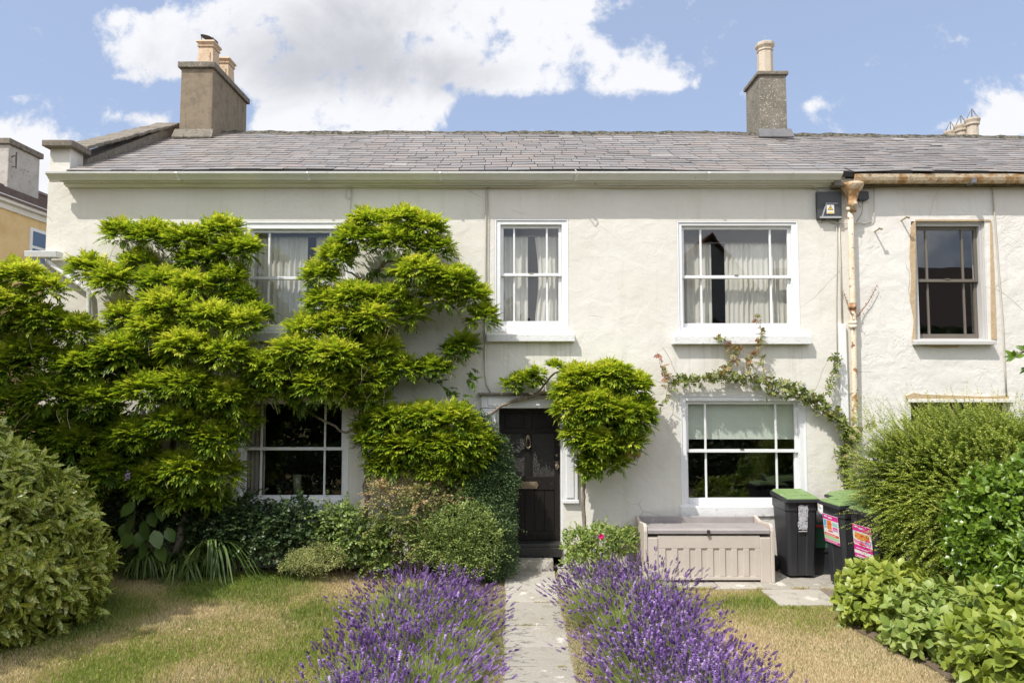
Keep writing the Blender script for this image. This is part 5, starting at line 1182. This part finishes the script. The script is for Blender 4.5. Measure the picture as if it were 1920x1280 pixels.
# ------------------------------------------------------------------ big clipped shrub on the right
L_LON = leafmat('tiny box leaf', [(0, (.06, .12, .02)), (.4, (.20, .28, .045)), (.75, (.40, .46, .08)), (1, (.60, .60, .16))], .35, .28, 1.2, .6)
bs = thing('feathery_shrub', 'huge feathery fine-leaved shrub in front of the neighbouring house on the right', 'shrub', (6.2, -1.7, 0)); lv = Leaves(); gg = np.random.default_rng(91)
FL = lv
SB = [((6.35, -1.8, .95), (1.7, 1.0, 1.25), 3800, (-.35, -.2, .25)), ((5.45, -1.65, 1.12), (.95, .6, .60), 1900, (-.7, -.2, .05)), ((5.9, -1.5, 1.65), (1.25, .75, .72), 1900, (-.3, -.15, .7)), ((6.9, -1.6, 1.6), (1.2, .8, .75), 1200, (0, -.2, .6)), ((5.15, -1.45, 1.5), (.75, .55, .55), 1000, (-.6, -.1, .45)), ((7.9, -1.8, 1.1), (1.4, 1.0, 1.2), 700, (0, -.2, .3))]
for (c, r, n, bias) in SB:
    P, N = surf_pts(gg, c, r, n, .1, .14); frond(P - N * .14, nrmz(N + np.array(bias) + gg.normal(0, .2, (len(P), 3))), gg.uniform(.20, .36, len(P)), 14, .028, .016, .45 + gg.normal(0, .12, len(P)))
    P, N = surf_pts(gg, c, [q * .84 for q in r], int(n * .6)); frond(P - N * .1, nrmz(N + np.array(bias) * .6 + gg.normal(0, .4, (len(P), 3))), gg.uniform(.18, .28, len(P)), 10, .036, .024, .3 + gg.normal(0, .1, len(P)))
n = 190; P = np.array([W(gg.uniform(1600, 1890), gg.uniform(775, 850), gg.uniform(-2.1, -1.4)) for _ in range(n)])
frond(P, nrmz(np.stack([gg.uniform(-.9, .2, n) - .15, gg.normal(0, .25, n), np.ones(n)], 1)), gg.uniform(.18, .50, n), 20, .022, .012, .6 + gg.normal(0, .1, n), .05)
for (c, r, n, bias) in SB[:5]:
    P, N = surf_pts(gg, c, r, 150, .2, .14); frond(P - N * .1, nrmz(N * .6 + np.array(bias) * 1.6 + gg.normal(0, .25, (len(P), 3))), gg.uniform(.35, .6, len(P)), 22, .026, .014, .6 + gg.normal(0, .12, len(P)), .15)
lv.build('foliage', L_LON, bs)
for k in range(9):
    a = k * .7; limb('stem', [(6.2 + .15 * math.cos(a), -1.6 + .1 * math.sin(a), 0), (6.1 + .7 * math.cos(a), -1.65 + .4 * math.sin(a), .8), (6.0 + 1.2 * math.cos(a), -1.6 + .5 * math.sin(a), 1.6)], .025, .008, bs, n=5)
L_IVY = leafmat('glossy ivy leaf', [(0, (.05, .11, .012)), (.5, (.15, .25, .024)), (1, (.32, .42, .06))], .32, .3, 1.2, .7)
def leafy(name, label, cat, vols, L, Wd, mat, tpl, seed, nleaf=4, tint=.5, bias=(0, -.15, .35), base=None, group=None, spread=.95, inner=True):
    gg2 = np.random.default_rng(seed); lv = Leaves(); c0 = np.mean([v_[0] for v_ in vols], 0); t = thing(name, label, cat, (c0[0], c0[1], 0), 0, group)
    for (c, r, n) in vols:
        P, N = surf_pts(gg2, c, r, n, .3, .14, .02); P += N * gg2.normal(0, .03, (len(P), 1)); shoots(lv, gg2, P, N + np.array(bias), nleaf, L, Wd, tint, tpl, spread=spread, droop=.05)
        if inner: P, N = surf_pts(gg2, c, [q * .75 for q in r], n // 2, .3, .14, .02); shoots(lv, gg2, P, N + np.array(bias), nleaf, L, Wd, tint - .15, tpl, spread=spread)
    lv.build('foliage', mat, t); m = MB()
    for k in range(8):
        c, r, n = vols[k % len(vols)]; m.tube([(c[0] + gg2.uniform(-.2, .2) * r[0], c[1], 0), (c[0] + gg2.uniform(-.4, .4) * r[0], c[1] - .1, c[2]), (c[0] + gg2.uniform(-.7, .7) * r[0], c[1] - r[1] * .5, c[2] + r[2] * .6)], [.012, .009, .004], 5)
    m.build('stems', GSTEM, t); return t
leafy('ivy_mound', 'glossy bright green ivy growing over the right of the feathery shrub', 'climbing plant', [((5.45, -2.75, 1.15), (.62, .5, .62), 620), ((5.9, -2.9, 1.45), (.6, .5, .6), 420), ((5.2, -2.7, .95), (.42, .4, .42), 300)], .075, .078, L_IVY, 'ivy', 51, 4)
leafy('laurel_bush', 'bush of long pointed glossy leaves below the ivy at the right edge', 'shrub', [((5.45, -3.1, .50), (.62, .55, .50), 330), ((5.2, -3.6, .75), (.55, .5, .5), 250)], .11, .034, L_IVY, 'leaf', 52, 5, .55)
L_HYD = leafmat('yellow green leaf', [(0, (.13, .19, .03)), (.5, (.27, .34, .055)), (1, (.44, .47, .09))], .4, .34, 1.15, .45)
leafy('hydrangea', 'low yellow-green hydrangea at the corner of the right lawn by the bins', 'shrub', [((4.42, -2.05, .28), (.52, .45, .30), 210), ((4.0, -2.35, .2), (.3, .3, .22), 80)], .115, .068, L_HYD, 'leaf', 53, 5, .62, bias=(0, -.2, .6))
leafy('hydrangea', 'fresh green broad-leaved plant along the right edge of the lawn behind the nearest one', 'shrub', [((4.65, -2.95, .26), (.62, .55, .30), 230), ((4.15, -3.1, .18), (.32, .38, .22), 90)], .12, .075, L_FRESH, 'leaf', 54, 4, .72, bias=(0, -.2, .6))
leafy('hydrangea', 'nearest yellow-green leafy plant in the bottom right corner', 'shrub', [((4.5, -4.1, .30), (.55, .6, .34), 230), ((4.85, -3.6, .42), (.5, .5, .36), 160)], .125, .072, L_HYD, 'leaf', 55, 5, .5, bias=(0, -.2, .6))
# twig of a tree standing outside the right of the frame
tr = thing('magnolia', 'branch tip with large glossy leaves reaching in at the right edge beside the drainage cable', 'tree', (6.75, -2.6, 0)); Y_ = -2.6
limb('trunk', [(6.75, Y_, 0), (6.72, Y_, 1.2), (6.78, Y_ + .1, 2.6), (6.8, Y_ + .1, 3.6)], .06, .03, tr)
tip = W(1895, 672, Y_); limb('branch', [(6.77, Y_, 2.3), (6.2, Y_, 2.75), tuple(W(1960, 650, Y_)), tuple(tip)], .022, .008, tr, n=5)
limb('branch', [(6.78, Y_ + .05, 2.7), (6.3, Y_ + .1, 3.3), (6.0, Y_, 3.6)], .022, .008, tr, n=5)
lv = Leaves(); P = np.array([W(1902, 668, Y_), W(1925, 655, Y_), W(1950, 640, Y_), W(1930, 690, Y_), (6.0, Y_, 3.55), (6.2, Y_, 3.3), (6.8, Y_, 3.6), (6.9, Y_, 3.2), (6.6, Y_, 3.0)], dtype=float)
shoots(lv, gg, P, np.tile([-.5, -.3, .2], (len(P), 1)), 8, .11, .05, .35, spread=1.1, droop=.3); lv.build('foliage', L_IVY, tr)

# ------------------------------------------------------------------ across the garden, behind the camera: what the panes reflect
L_FAR = leafmat('far tree leaf', [(0, (.02, .045, .012)), (1, (.07, .12, .03))], .6, .2)
for i, (x, y, h_, r_) in enumerate(((-13, -20, 6.2, 3.2), (-7.5, -21, 5.6, 3.0), (-2, -20, 6.4, 3.2), (3.5, -21, 5.6, 2.8), (8.5, -19.5, 5.2, 2.6), (14, -20, 5.4, 3.0), (20, -21, 5.2, 3.2))):
    t = thing('garden_tree', 'dark tree behind the camera, reflected in the windows', 'tree', (x, y, 0), 0, 'trees across the garden'); lv = Leaves()
    d = sph(gg, 2600, .2); rr = gg.uniform(.5, 1, (len(d), 1)); lm = 1 + .5 * (vnoise(d[:, 0] * 2 + i * 7, d[:, 2] * 2, 3, 3)[:, None] - .5)
    P = np.array([x, y, h_ * .52]) + d * np.array([r_, r_ * .8, h_ * .48]) * rr * lm; lv.add(P, d + gg.normal(0, .6, d.shape), gg.normal(0, 1, d.shape), .5, .34, gg.random(len(d)))
    lv.build('crown', L_FAR, t); limb('trunk', [(x, y, 0), (x + .1, y, h_ * .3), (x, y, h_ * .6)], .2, .1, t)
M_far = pmat('far white render', [(.62, .60, .56)], 2, .9); M_farr = pmat('far clay tiles', [(.22, .10, .06), (.28, .13, .08)], 5, .9); M_farb = pmat('far brown tiles', [(.12, .09, .075)], 5, .9)
def far_house(label, x0, x1, y0, y1, ze, zr_, gable, mr):
    t = thing('far_house', label, 'house', ((x0 + x1) / 2, (y0 + y1) / 2, 0)); m = MB(); m.box(x0, x1, y0, y1, 0, ze)
    xm, ym = (x0 + x1) / 2, (y0 + y1) / 2
    if gable: m.prism([(x0, ze), (x1, ze), (xm, zr_ - .1)], y0 + .01, y1 - .01)
    m.build('wall', M_far, t); m = MB()
    if gable:
        m.hexa([(x0 - .3, y0 - .2, ze - .2), (xm, y0 - .2, zr_), (xm, y1 + .2, zr_), (x0 - .3, y1 + .2, ze - .2), (x0 - .3, y0 - .2, ze), (xm, y0 - .2, zr_ + .2), (xm, y1 + .2, zr_ + .2), (x0 - .3, y1 + .2, ze)])
        m.hexa([(xm, y0 - .2, zr_), (x1 + .3, y0 - .2, ze - .2), (x1 + .3, y1 + .2, ze - .2), (xm, y1 + .2, zr_), (xm, y0 - .2, zr_ + .2), (x1 + .3, y0 - .2, ze), (x1 + .3, y1 + .2, ze), (xm, y1 + .2, zr_ + .2)])
    else:
        m.hexa([(x0, y1 + .3, ze - .1), (x1, y1 + .3, ze - .1), (x1, ym, zr_), (x0, ym, zr_), (x0, y1 + .3, ze + .1), (x1, y1 + .3, ze + .1), (x1, ym, zr_ + .2), (x0, ym, zr_ + .2)])
        m.hexa([(x0, y0 - .3, ze - .1), (x0, ym, zr_), (x1, ym, zr_), (x1, y0 - .3, ze - .1), (x0, y0 - .3, ze + .1), (x0, ym, zr_ + .2), (x1, ym, zr_ + .2), (x1, y0 - .3, ze + .1)])
    m.build('roof', mr, t)
    for k in range(max(1, int((x1 - x0) / 3))):
        wx = x0 + 1.2 + k * 3; m = MB(); m.box(wx, wx + 1.1, y1 + .001, y1 + .05, ze - 2.0, ze - .7); m.build('window', M_brownp, t)
    return t
far_house('white gabled house with red roof behind the camera', 7.2, 14.2, -34, -26, 6.4, 10.6, True, M_farr)
far_house('low brown roofed terrace behind the camera', 15.5, 34, -34, -26, 5.6, 9.4, False, M_farb)

t = thing('garden_hedge', 'tall dark hedge behind the camera, reflected in the lower windows', 'hedge', (0, -11.6, 0)); lv = Leaves()
n = 18000; P = np.stack([gg.uniform(-11, 12, n), -11.1 - gg.uniform(0, .9, n), gg.uniform(0, 2.2, n) + .15 * np.sin(gg.uniform(0, 9, n))], 1)
lv.add(P, gg.normal(0, 1, (n, 3)), gg.normal(0, 1, (n, 3)), .2, .13, gg.random(n) * .6); lv.build('foliage', L_FAR, t)
m = MB()
for k in range(24): m.tube([(-11 + k, -11.6, 0), (-11 + k + .1, -11.6, 1.8)], .03, 5)
m.build('stems', BARK, t)

# tree standing just outside the left of the frame, whose shade falls over the laurel, the lawn corner and the lower wisteria
t = thing('shade_tree', 'leafy tree just outside the left of the picture, shading the laurel', 'tree', (-9.4, -5.4, 0)); lv = Leaves()
for (c, r, n) in (((-9.0, -5.0, 6.2), (2.05, 2.05, 1.5), 7500), ((-8.2, -4.3, 6.0), (1.3, 1.3, 1.0), 2600), ((-10.1, -5.6, 6.4), (1.5, 1.5, 1.2), 2600)):
    d = sph(gg, n, .2); lm = 1 + .35 * (vnoise(d[:, 0] * 3, d[:, 2] * 3, 6, 3)[:, None] - .5) * 2; P = np.array(c) + d * np.array(r) * gg.uniform(.35, 1, (len(d), 1)) * lm
    lv.add(P, d + gg.normal(0, .6, d.shape), gg.normal(0, .6, d.shape) + [0, 0, 1], .19, .12, gg.random(len(d)))
lv.build('crown', L_FAR, t)
limb('trunk', [(-9.4, -5.4, 0), (-9.3, -5.35, 1.5), (-9.2, -5.2, 3), (-9.0, -5.0, 5.5)], .16, .07, t)
for q in ((-10.2, -5.7, 6.3), (-8.1, -4.3, 6.0), (-9.3, -4.2, 6.4), (-8.9, -5.9, 6.5)): limb('branch', [(-9.2, -5.2, 3.2), (-9.3 + (q[0] + 9.3) * .5, -5.2 + (q[1] + 5.2) * .5, 4.6), q], .06, .02, t)

t = thing('low_hedge', 'low dark hedge at the foot of the camera position, reflected in the lower windows', 'hedge', (0, -8.2, 0)); lv = Leaves()
n = 15000; P = np.stack([gg.uniform(-9, 9, n), -7.6 - gg.uniform(0, .9, n), gg.uniform(0, 1.08, n)], 1)
lv.add(P, gg.normal(0, 1, (n, 3)), gg.normal(0, 1, (n, 3)), .13, .08, gg.random(n) * .5); lv.build('foliage', L_FAR, t)
m = MB()
for k in range(18): m.tube([(-8.8 + k, -8.1, 0), (-8.8 + k + .1, -8.1, .9)], .02, 5)
m.build('stems', BARK, t)

# a few fallen leaves and clover on the lawns and paving
lv = Leaves(); n = 420; x = gg.uniform(-6.5, 4.2, n); y = gg.uniform(-5.5, -.6, n); k = in_left(x, y) | in_right(x, y) | (gg.random(n) < .12); x, y = x[k], y[k]; n = len(x)
lv.add(np.stack([x, y, np.full(n, .012)], 1), np.concatenate([gg.normal(0, 1, (n, 2)), gg.normal(0, .15, (n, 1))], 1), np.concatenate([gg.normal(0, .3, (n, 2)), np.ones((n, 1))], 1), gg.uniform(.02, .05, n), gg.uniform(.012, .025, n), gg.random(n))
tag(lv.build('fallen_leaves', leafmat('fallen leaf', [(0, (.18, .10, .04)), (.6, (.38, .26, .12)), (1, (.50, .42, .22))], .8, .1)), kind='stuff')
def tuft_area(x, y): return (vnoise(x * 1.3, y * 1.3, 33, 3) > .60) & (in_left(x, y) | in_right(x, y))
field('grass_tufts', tuft_area, (-7, 4.4, -6.0, -.3), 60000, 15, M_weed, (.035, .075), wd=.005)
# ------------------------------------------------------------------ storage bench
M_beige = pmat('beige resin', [(.50, .44, .385), (.56, .50, .44)], 3, .6, .12, 60, streak=(7, .55, .8, (.36, .31, .26), .35), speck=(22, .70, .78, (.38, .33, .28)))
M_greyl = pmat('grey brown resin lid', [(.27, .245, .24), (.34, .31, .30)], 3, .6, .15, 60, speck=(8, .6, .75, (.40, .37, .35)))
YF = -.77; yb_ = -.10
xa, xb = X(1203, YF), X(1443, YF)
bx = thing('storage_bench', 'beige plastic garden storage bench with grey lid under the lower right window', 'storage box', ((xa + xb) / 2, -.45, 0))
zfl = Z(990, YF); zpt = Z(1004, YF); zbk = Z(966, yb_)
m = MB(); m.box(xa + .05, xb - .05, YF + .03, yb_ - .005, .035, zpt - .02)
xs_ = [X(p, YF) for p in (1243, 1265, 1287, 1309, 1331, 1353, 1375, 1397)]; wr = X(1254, YF) - X(1243, YF)
zr1_ = Z(1028, YF); zr0_ = Z(1081, YF)
m.box(xa + .19, xb - .19, YF + .013, YF + .03, zr1_, zpt); m.box(xa + .19, xb - .19, YF + .013, YF + .03, .035, zr0_)
prev = xa + .19
for q in xs_ + [xb - .19]:
    m.box(prev, q, YF + .013, YF + .03, zr0_ + .0005, zr1_ - .0005); prev = q + wr
m.build('body', M_beige, bx, bevel=.005)
for (p, q) in ((xa + .05, xa + .19), (xb - .19, xb - .05)):
    m = MB(); m.box(p, q, YF, YF + .04, .0, zpt - .025)
    m.build('corner_panel', M_beige, bx, bevel=.008)
for (p, q) in ((xa, xa + .05), (xb - .05, xb)):
    za = Z(984, YF); m = MB()
    m.prism([(YF - .01, 0), (yb_, 0), (yb_, zbk), (yb_ - .05, zbk + .005), (yb_ - .22, zbk - .035), (YF + .07, za + .01), (YF + .01, za - .02), (YF - .01, za - .08)], p + .001, q - .001, 'x')
    m.build('side_panel', M_beige, bx, bevel=.010)
m = MB(); m.box(xa + .052, xb - .052, yb_ - .05, yb_, .3, zbk - .004); m.build('backrest', M_greyl, bx, bevel=.01)
zls = zfl - .006; zlb = Z(978, yb_ - .05)
m = MB(); m.prism([(YF - .006, zfl - .075), (YF - .006, zls - .02), (YF + .02, zls), (YF + .16, zls - .004), (yb_ - .055, zlb - .01), (yb_ - .055, zlb - .05), (YF + .03, zls - .05), (YF + .03, zfl - .075)], xa + .056, xb - .056, 'x')
lid_ = m.build('lid', M_greyl, bx, bevel=.006)
m = MB(); xm = (xa + xb) / 2 - .01; m.box(xm - .02, xm + .02, YF - .02, YF - .004, zfl - .10, zfl - .02); m.build('latch', M_metal, bx, bevel=.004)

# ------------------------------------------------------------------ wheelie bins
M_bin = pmat('black bin plastic', [(.022, .023, .027), (.032, .033, .038)], 4, .42, .08, 80, streak=(7, .5, .8, (.09, .088, .085), .3), speck=(40, .70, .78, (.12, .12, .12)))
M_blid = pmat('green bin lid', [(.15, .24, .085), (.21, .31, .12)], 3, .55, .1, 60, speck=[(6, .55, .75, (.32, .38, .24)), (30, .66, .74, (.10, .12, .06))])
M_rub = pmat('rubber', [(.015, .015, .015)], 5, .8)
ST = {k: pmat('print ' + k, [v], 5, .6) for k, v in dict(magenta=(.62, .02, .26), pink=(.75, .22, .45), white=(.72, .70, .68), blue=(.10, .38, .62), orange=(.72, .20, .04), red=(.62, .06, .04), green=(.36, .58, .30), teal=(.30, .55, .52)).items()}
def make_bin(label):
    t = thing('wheelie_bin', label, 'wheelie bin', group='wheelie bins by the right end of the house')
    w0, w1, H = .185, .235, .97
    m = MB(); fb, ft, bb, bt = -.20, -.265, .19, .255
    c0, c1 = .03, .045
    ring = lambda a, f, b_, z, c: [(-a + c, f, z), (-a * .34, f, z), (-a * .30, f + .012, z), (a * .30, f + .012, z), (a * .34, f, z), (a - c, f, z), (a, f + c, z), (a, b_ - c, z), (a - c, b_, z), (-a + c, b_, z), (-a, b_ - c, z), (-a, f + c, z)]
    rings = [ring(w0, fb, bb, .03, c0), ring(w0 + .012, fb - .012, bb + .012, .28, c0), ring(w1 - .012, ft + .012, bt - .012, H - .12, c1), ring(w1, ft - .0, bt, H - .11, c1), ring(w1, ft, bt, H, c1)]
    n = 12; vs = sum(rings, []); fs = [(i * n + k, i * n + (k + 1) % n, (i + 1) * n + (k + 1) % n, (i + 1) * n + k) for i in range(len(rings) - 1) for k in range(n)] + [tuple(range(n - 1, -1, -1)), tuple(range(4 * n, 5 * n))]
    m.add(vs, fs); m.build('body', M_bin, t, True, bevel=.006)
    m = MB(); h0 = .975                                                   # lid: dark rim, sloping down to the front
    m.hexa([(-.245, -.305, h0 - .01), (.245, -.305, h0 - .01), (.245, .27, h0 + .03), (-.245, .27, h0 + .03), (-.24, -.30, h0 + .03), (.24, -.30, h0 + .03), (.24, .265, h0 + .07), (-.24, .265, h0 + .07)])
    for sx_ in (-.17, .17): m.box(sx_ - .012, sx_ + .012, .262, .33, h0 - .03, h0 + .05)
    m.tube([(-.2, .33, h0 + .01), (.2, .33, h0 + .01)], .016, 8)
    ld = m.build('lid', M_bin, t, True, bevel=.008)
    m = MB(); s_ = .04 / .57
    def zz(y): return h0 + .031 + (y + .3) * .04 / .565
    m.hexa([(-.225, -.285, zz(-.285)), (.225, -.285, zz(-.285)), (.225, .25, zz(.25)), (-.225, .25, zz(.25)), (-.20, -.26, zz(-.26) + .03), (.20, -.26, zz(-.26) + .03), (.20, .22, zz(.22) + .03), (-.20, .22, zz(.22) + .03)])
    for (a, b_) in ((-.18, -.03), (.02, .17)): m.hexa([(a, -.20, zz(-.2) + .031), (b_, -.20, zz(-.2) + .031), (b_, .16, zz(.16) + .031), (a, .16, zz(.16) + .031), (a + .02, -.17, zz(-.17) + .048), (b_ - .02, -.17, zz(-.17) + .048), (b_ - .02, .13, zz(.13) + .048), (a + .02, .13, zz(.13) + .048)])
    m.build('lid_panel', M_blid, ld, True, bevel=.006)
    for sx_ in (-1, 1):
        m = MB(); m.lathe([(.035, -.02), (.095, -.022), (.1, -.01), (.1, .015), (.095, .022), (.035, .02)], 0, 0, 18)
        m.v = [(sx_ * .205 + p[2], .215 + p[0], .10 + p[1]) for p in m.v]; m.build('wheel', M_rub, t, True)
    m = MB(); m.tube([(-.2, .215, .10), (.2, .215, .10)], .012, 6); m.build('axle', M_lead, t, True)
    return t
def pose(t, x, y, rz): t.scale = (1, 1, 1.09); t.location = (x, y, .004); t.rotation_euler = (0, 0, rz)
def copy_tree(o, parent=None):
    c = o.copy(); col.objects.link(c); c.parent = parent
    if parent: c.matrix_parent_inverse = o.matrix_parent_inverse.copy()
    for ch in list(o.children): copy_tree(ch, c)
    return c
b1 = make_bin('black wheelie bin with green lid and torn white sticker, standing next to the storage bench')
bins = [b1]
for lab in ('black wheelie bin with a pink and blue sticker, turned to face the storage bench',
            'black wheelie bin with a magenta sticker, half hidden by the big clipped shrub',
            'black wheelie bin against the wall behind the one with the pink and blue sticker'):
    c = copy_tree(b1); c['label'] = lab; bins.append(c)
pose(b1, X(1481, -.35), -.36, R(2)); pose(bins[1], 4.54, -.93, R(-83)); pose(bins[2], 4.66, -1.47, R(-80)); pose(bins[3], 4.86, -.40, R(-88))
def fz(x, z): return -.2 - .065 * max(0, z - .03) / .83 - .004       # front face of the body at height z
def patch(parent, mat, x0, x1, z0, z1, name='sticker', lift=0, ragged=0, pitch_=0):
    m = MB(); n = 14 if ragged else 1; pts = []
    for (p, q) in (((x0, z0), (x1, z0)), ((x1, z0), (x1, z1)), ((x1, z1), (x0, z1)), ((x0, z1), (x0, z0))):
        for k in range(n):
            t = k / n; pts.append((p[0] + (q[0] - p[0]) * t + rnd.uniform(-ragged, ragged), p[1] + (q[1] - p[1]) * t + rnd.uniform(-ragged, ragged)))
    k0 = len(pts)
    vs = [(p[0], fz(0, p[1]) - .002 - lift, p[1]) for p in pts] + [(p[0], fz(0, p[1]) + .004, p[1]) for p in pts]
    m.add(vs, [tuple(range(k0))] + [(i, i + k0, (i + 1) % k0 + k0, (i + 1) % k0) for i in range(k0)])
    return m.build(name, mat, parent, True)
M_torn = pmat('torn white sticker', [(.62, .62, .66), (.36, .36, .40)], 14, .8, .4, 30, speck=(45, .55, .6, (.10, .10, .12)))
s1 = patch(b1, M_torn, -.065, .068, .62, .93, ragged=.008, lift=.0)
patch(s1, ST['white'], -.06, .06, .595, .602, 'sticker_edge', .001)
def poster(parent, x0, x1, z0, z1, kinds):
    s = patch(parent, ST['white'], x0, x1, z0, z1, 'poster')
    W_, H_ = x1 - x0, z1 - z0
    for (k, a, b_, c, d) in kinds: patch(s, ST[k], x0 + a * W_, x0 + b_ * W_, z0 + c * H_, z0 + d * H_, 'poster_print', .0008)
    for (k, a, b_, c, d) in (('white', .1, .3, .9, .95), ('white', .36, .62, .88, .93), ('red', .34, .58, .66, .70), ('white', .06, .18, .55, .58), ('magenta', .66, .92, .56, .60), ('blue', .66, .92, .48, .51), ('white', .1, .8, .27, .29), ('red', .3, .6, .40, .45), ('white', .12, .86, .045, .065)):
        patch(s, ST[k], x0 + a * W_, x0 + b_ * W_, z0 + c * H_, z0 + d * H_, 'poster_print', .0016)
    return s
PK = (('magenta', 0, 1, .82, .99), ('blue', .03, .2, .5, .79), ('orange', .24, .55, .48, .8), ('teal', .6, .97, .63, .76), ('pink', .6, .97, .46, .60), ('red', .02, .98, .24, .33), ('green', .02, .98, .12, .23), ('magenta', 0, 1, .01, .10))
poster(bins[1], -.19, .15, .52, .86, PK)
poster(bins[2], -.17, .17, .46, .84, (('magenta', 0, 1, .80, .99), ('orange', .1, .9, .55, .75), ('pink', .05, .95, .42, .52), ('magenta', 0, 1, .22, .38), ('magenta', 0, 1, .02, .12)))
# stacked recycling crates with a plastic bag on top, squeezed in behind
def crate(label, x, y, z, mat, h=.32):
    t = thing('recycling_crate', label, 'crate', (x, y, z), 0, 'stacked recycling crates'); m = MB(); a, b_ = .14, .12
    for (p, q, r_, s_) in ((-a, a, -b_, -b_ + .012), (-a, a, b_ - .012, b_), (-a, -a + .012, -b_ + .012, b_ - .012), (a - .012, a, -b_ + .012, b_ - .012)): m.box(p, q, r_, s_, .0, h)
    m.box(-a + .012, a - .012, -b_ + .012, b_ - .012, 0, .015); m.build('body', mat, t, True, bevel=.004)
    m = MB()
    for (p, q, r_, s_) in ((-a - .015, a + .015, -b_ - .015, -b_ - .001), (-a - .015, a + .015, b_ + .001, b_ + .015), (-a - .015, -a - .001, -b_ - .001, b_ + .001), (a + .001, a + .015, -b_ - .001, b_ + .001)): m.box(p, q, r_, s_, h - .05, h - .015)
    m.build('rim', ST['red'] if mat is not M_bin else M_bin, t, True, bevel=.003); return t
crate('black recycling crate at the bottom of the stack between the bins', 4.40, -.24, .004, M_bin, .36)
crate('dark green recycling crate on top of the black one between the bins', 4.40, -.24, .37, pmat('green crate', [(.05, .14, .08)], 5, .5), .34)
g = np.random.default_rng(3); nu, nv = 22, 16; V = []
for j in range(nv + 1):
    ph = math.pi * j / nv
    for i in range(nu):
        th = 2 * math.pi * i / nu; n_ = float(vnoise(3 * math.cos(th) + 5, 3 * math.sin(th) + 2.3 * ph, 5, 3)); rr = 1 + (n_ - .5) * .9
        V.append((4.385 + .13 * rr * math.sin(ph) * math.cos(th), -.25 + .11 * rr * math.sin(ph) * math.sin(th), .845 + .15 * rr * math.cos(ph)))
idx = np.arange((nv + 1) * nu).reshape(nv + 1, nu); F = np.stack([idx[:-1], np.roll(idx[:-1], -1, 1), np.roll(idx[1:], -1, 1), idx[1:]], -1).reshape(-1, 4)[:, ::-1]
M_bag = pmat('printed plastic bag', [(.66, .62, .58), (.70, .66, .62)], 5, .35, .3, 20, speck=[(9, .55, .60, (.12, .28, .5)), (10, .60, .64, (.6, .12, .12))])
tag(np_mesh('plastic_bag', V, [F], M_bag), 'crumpled white, blue and red plastic bag on top of the crates between the bins', 'bag')
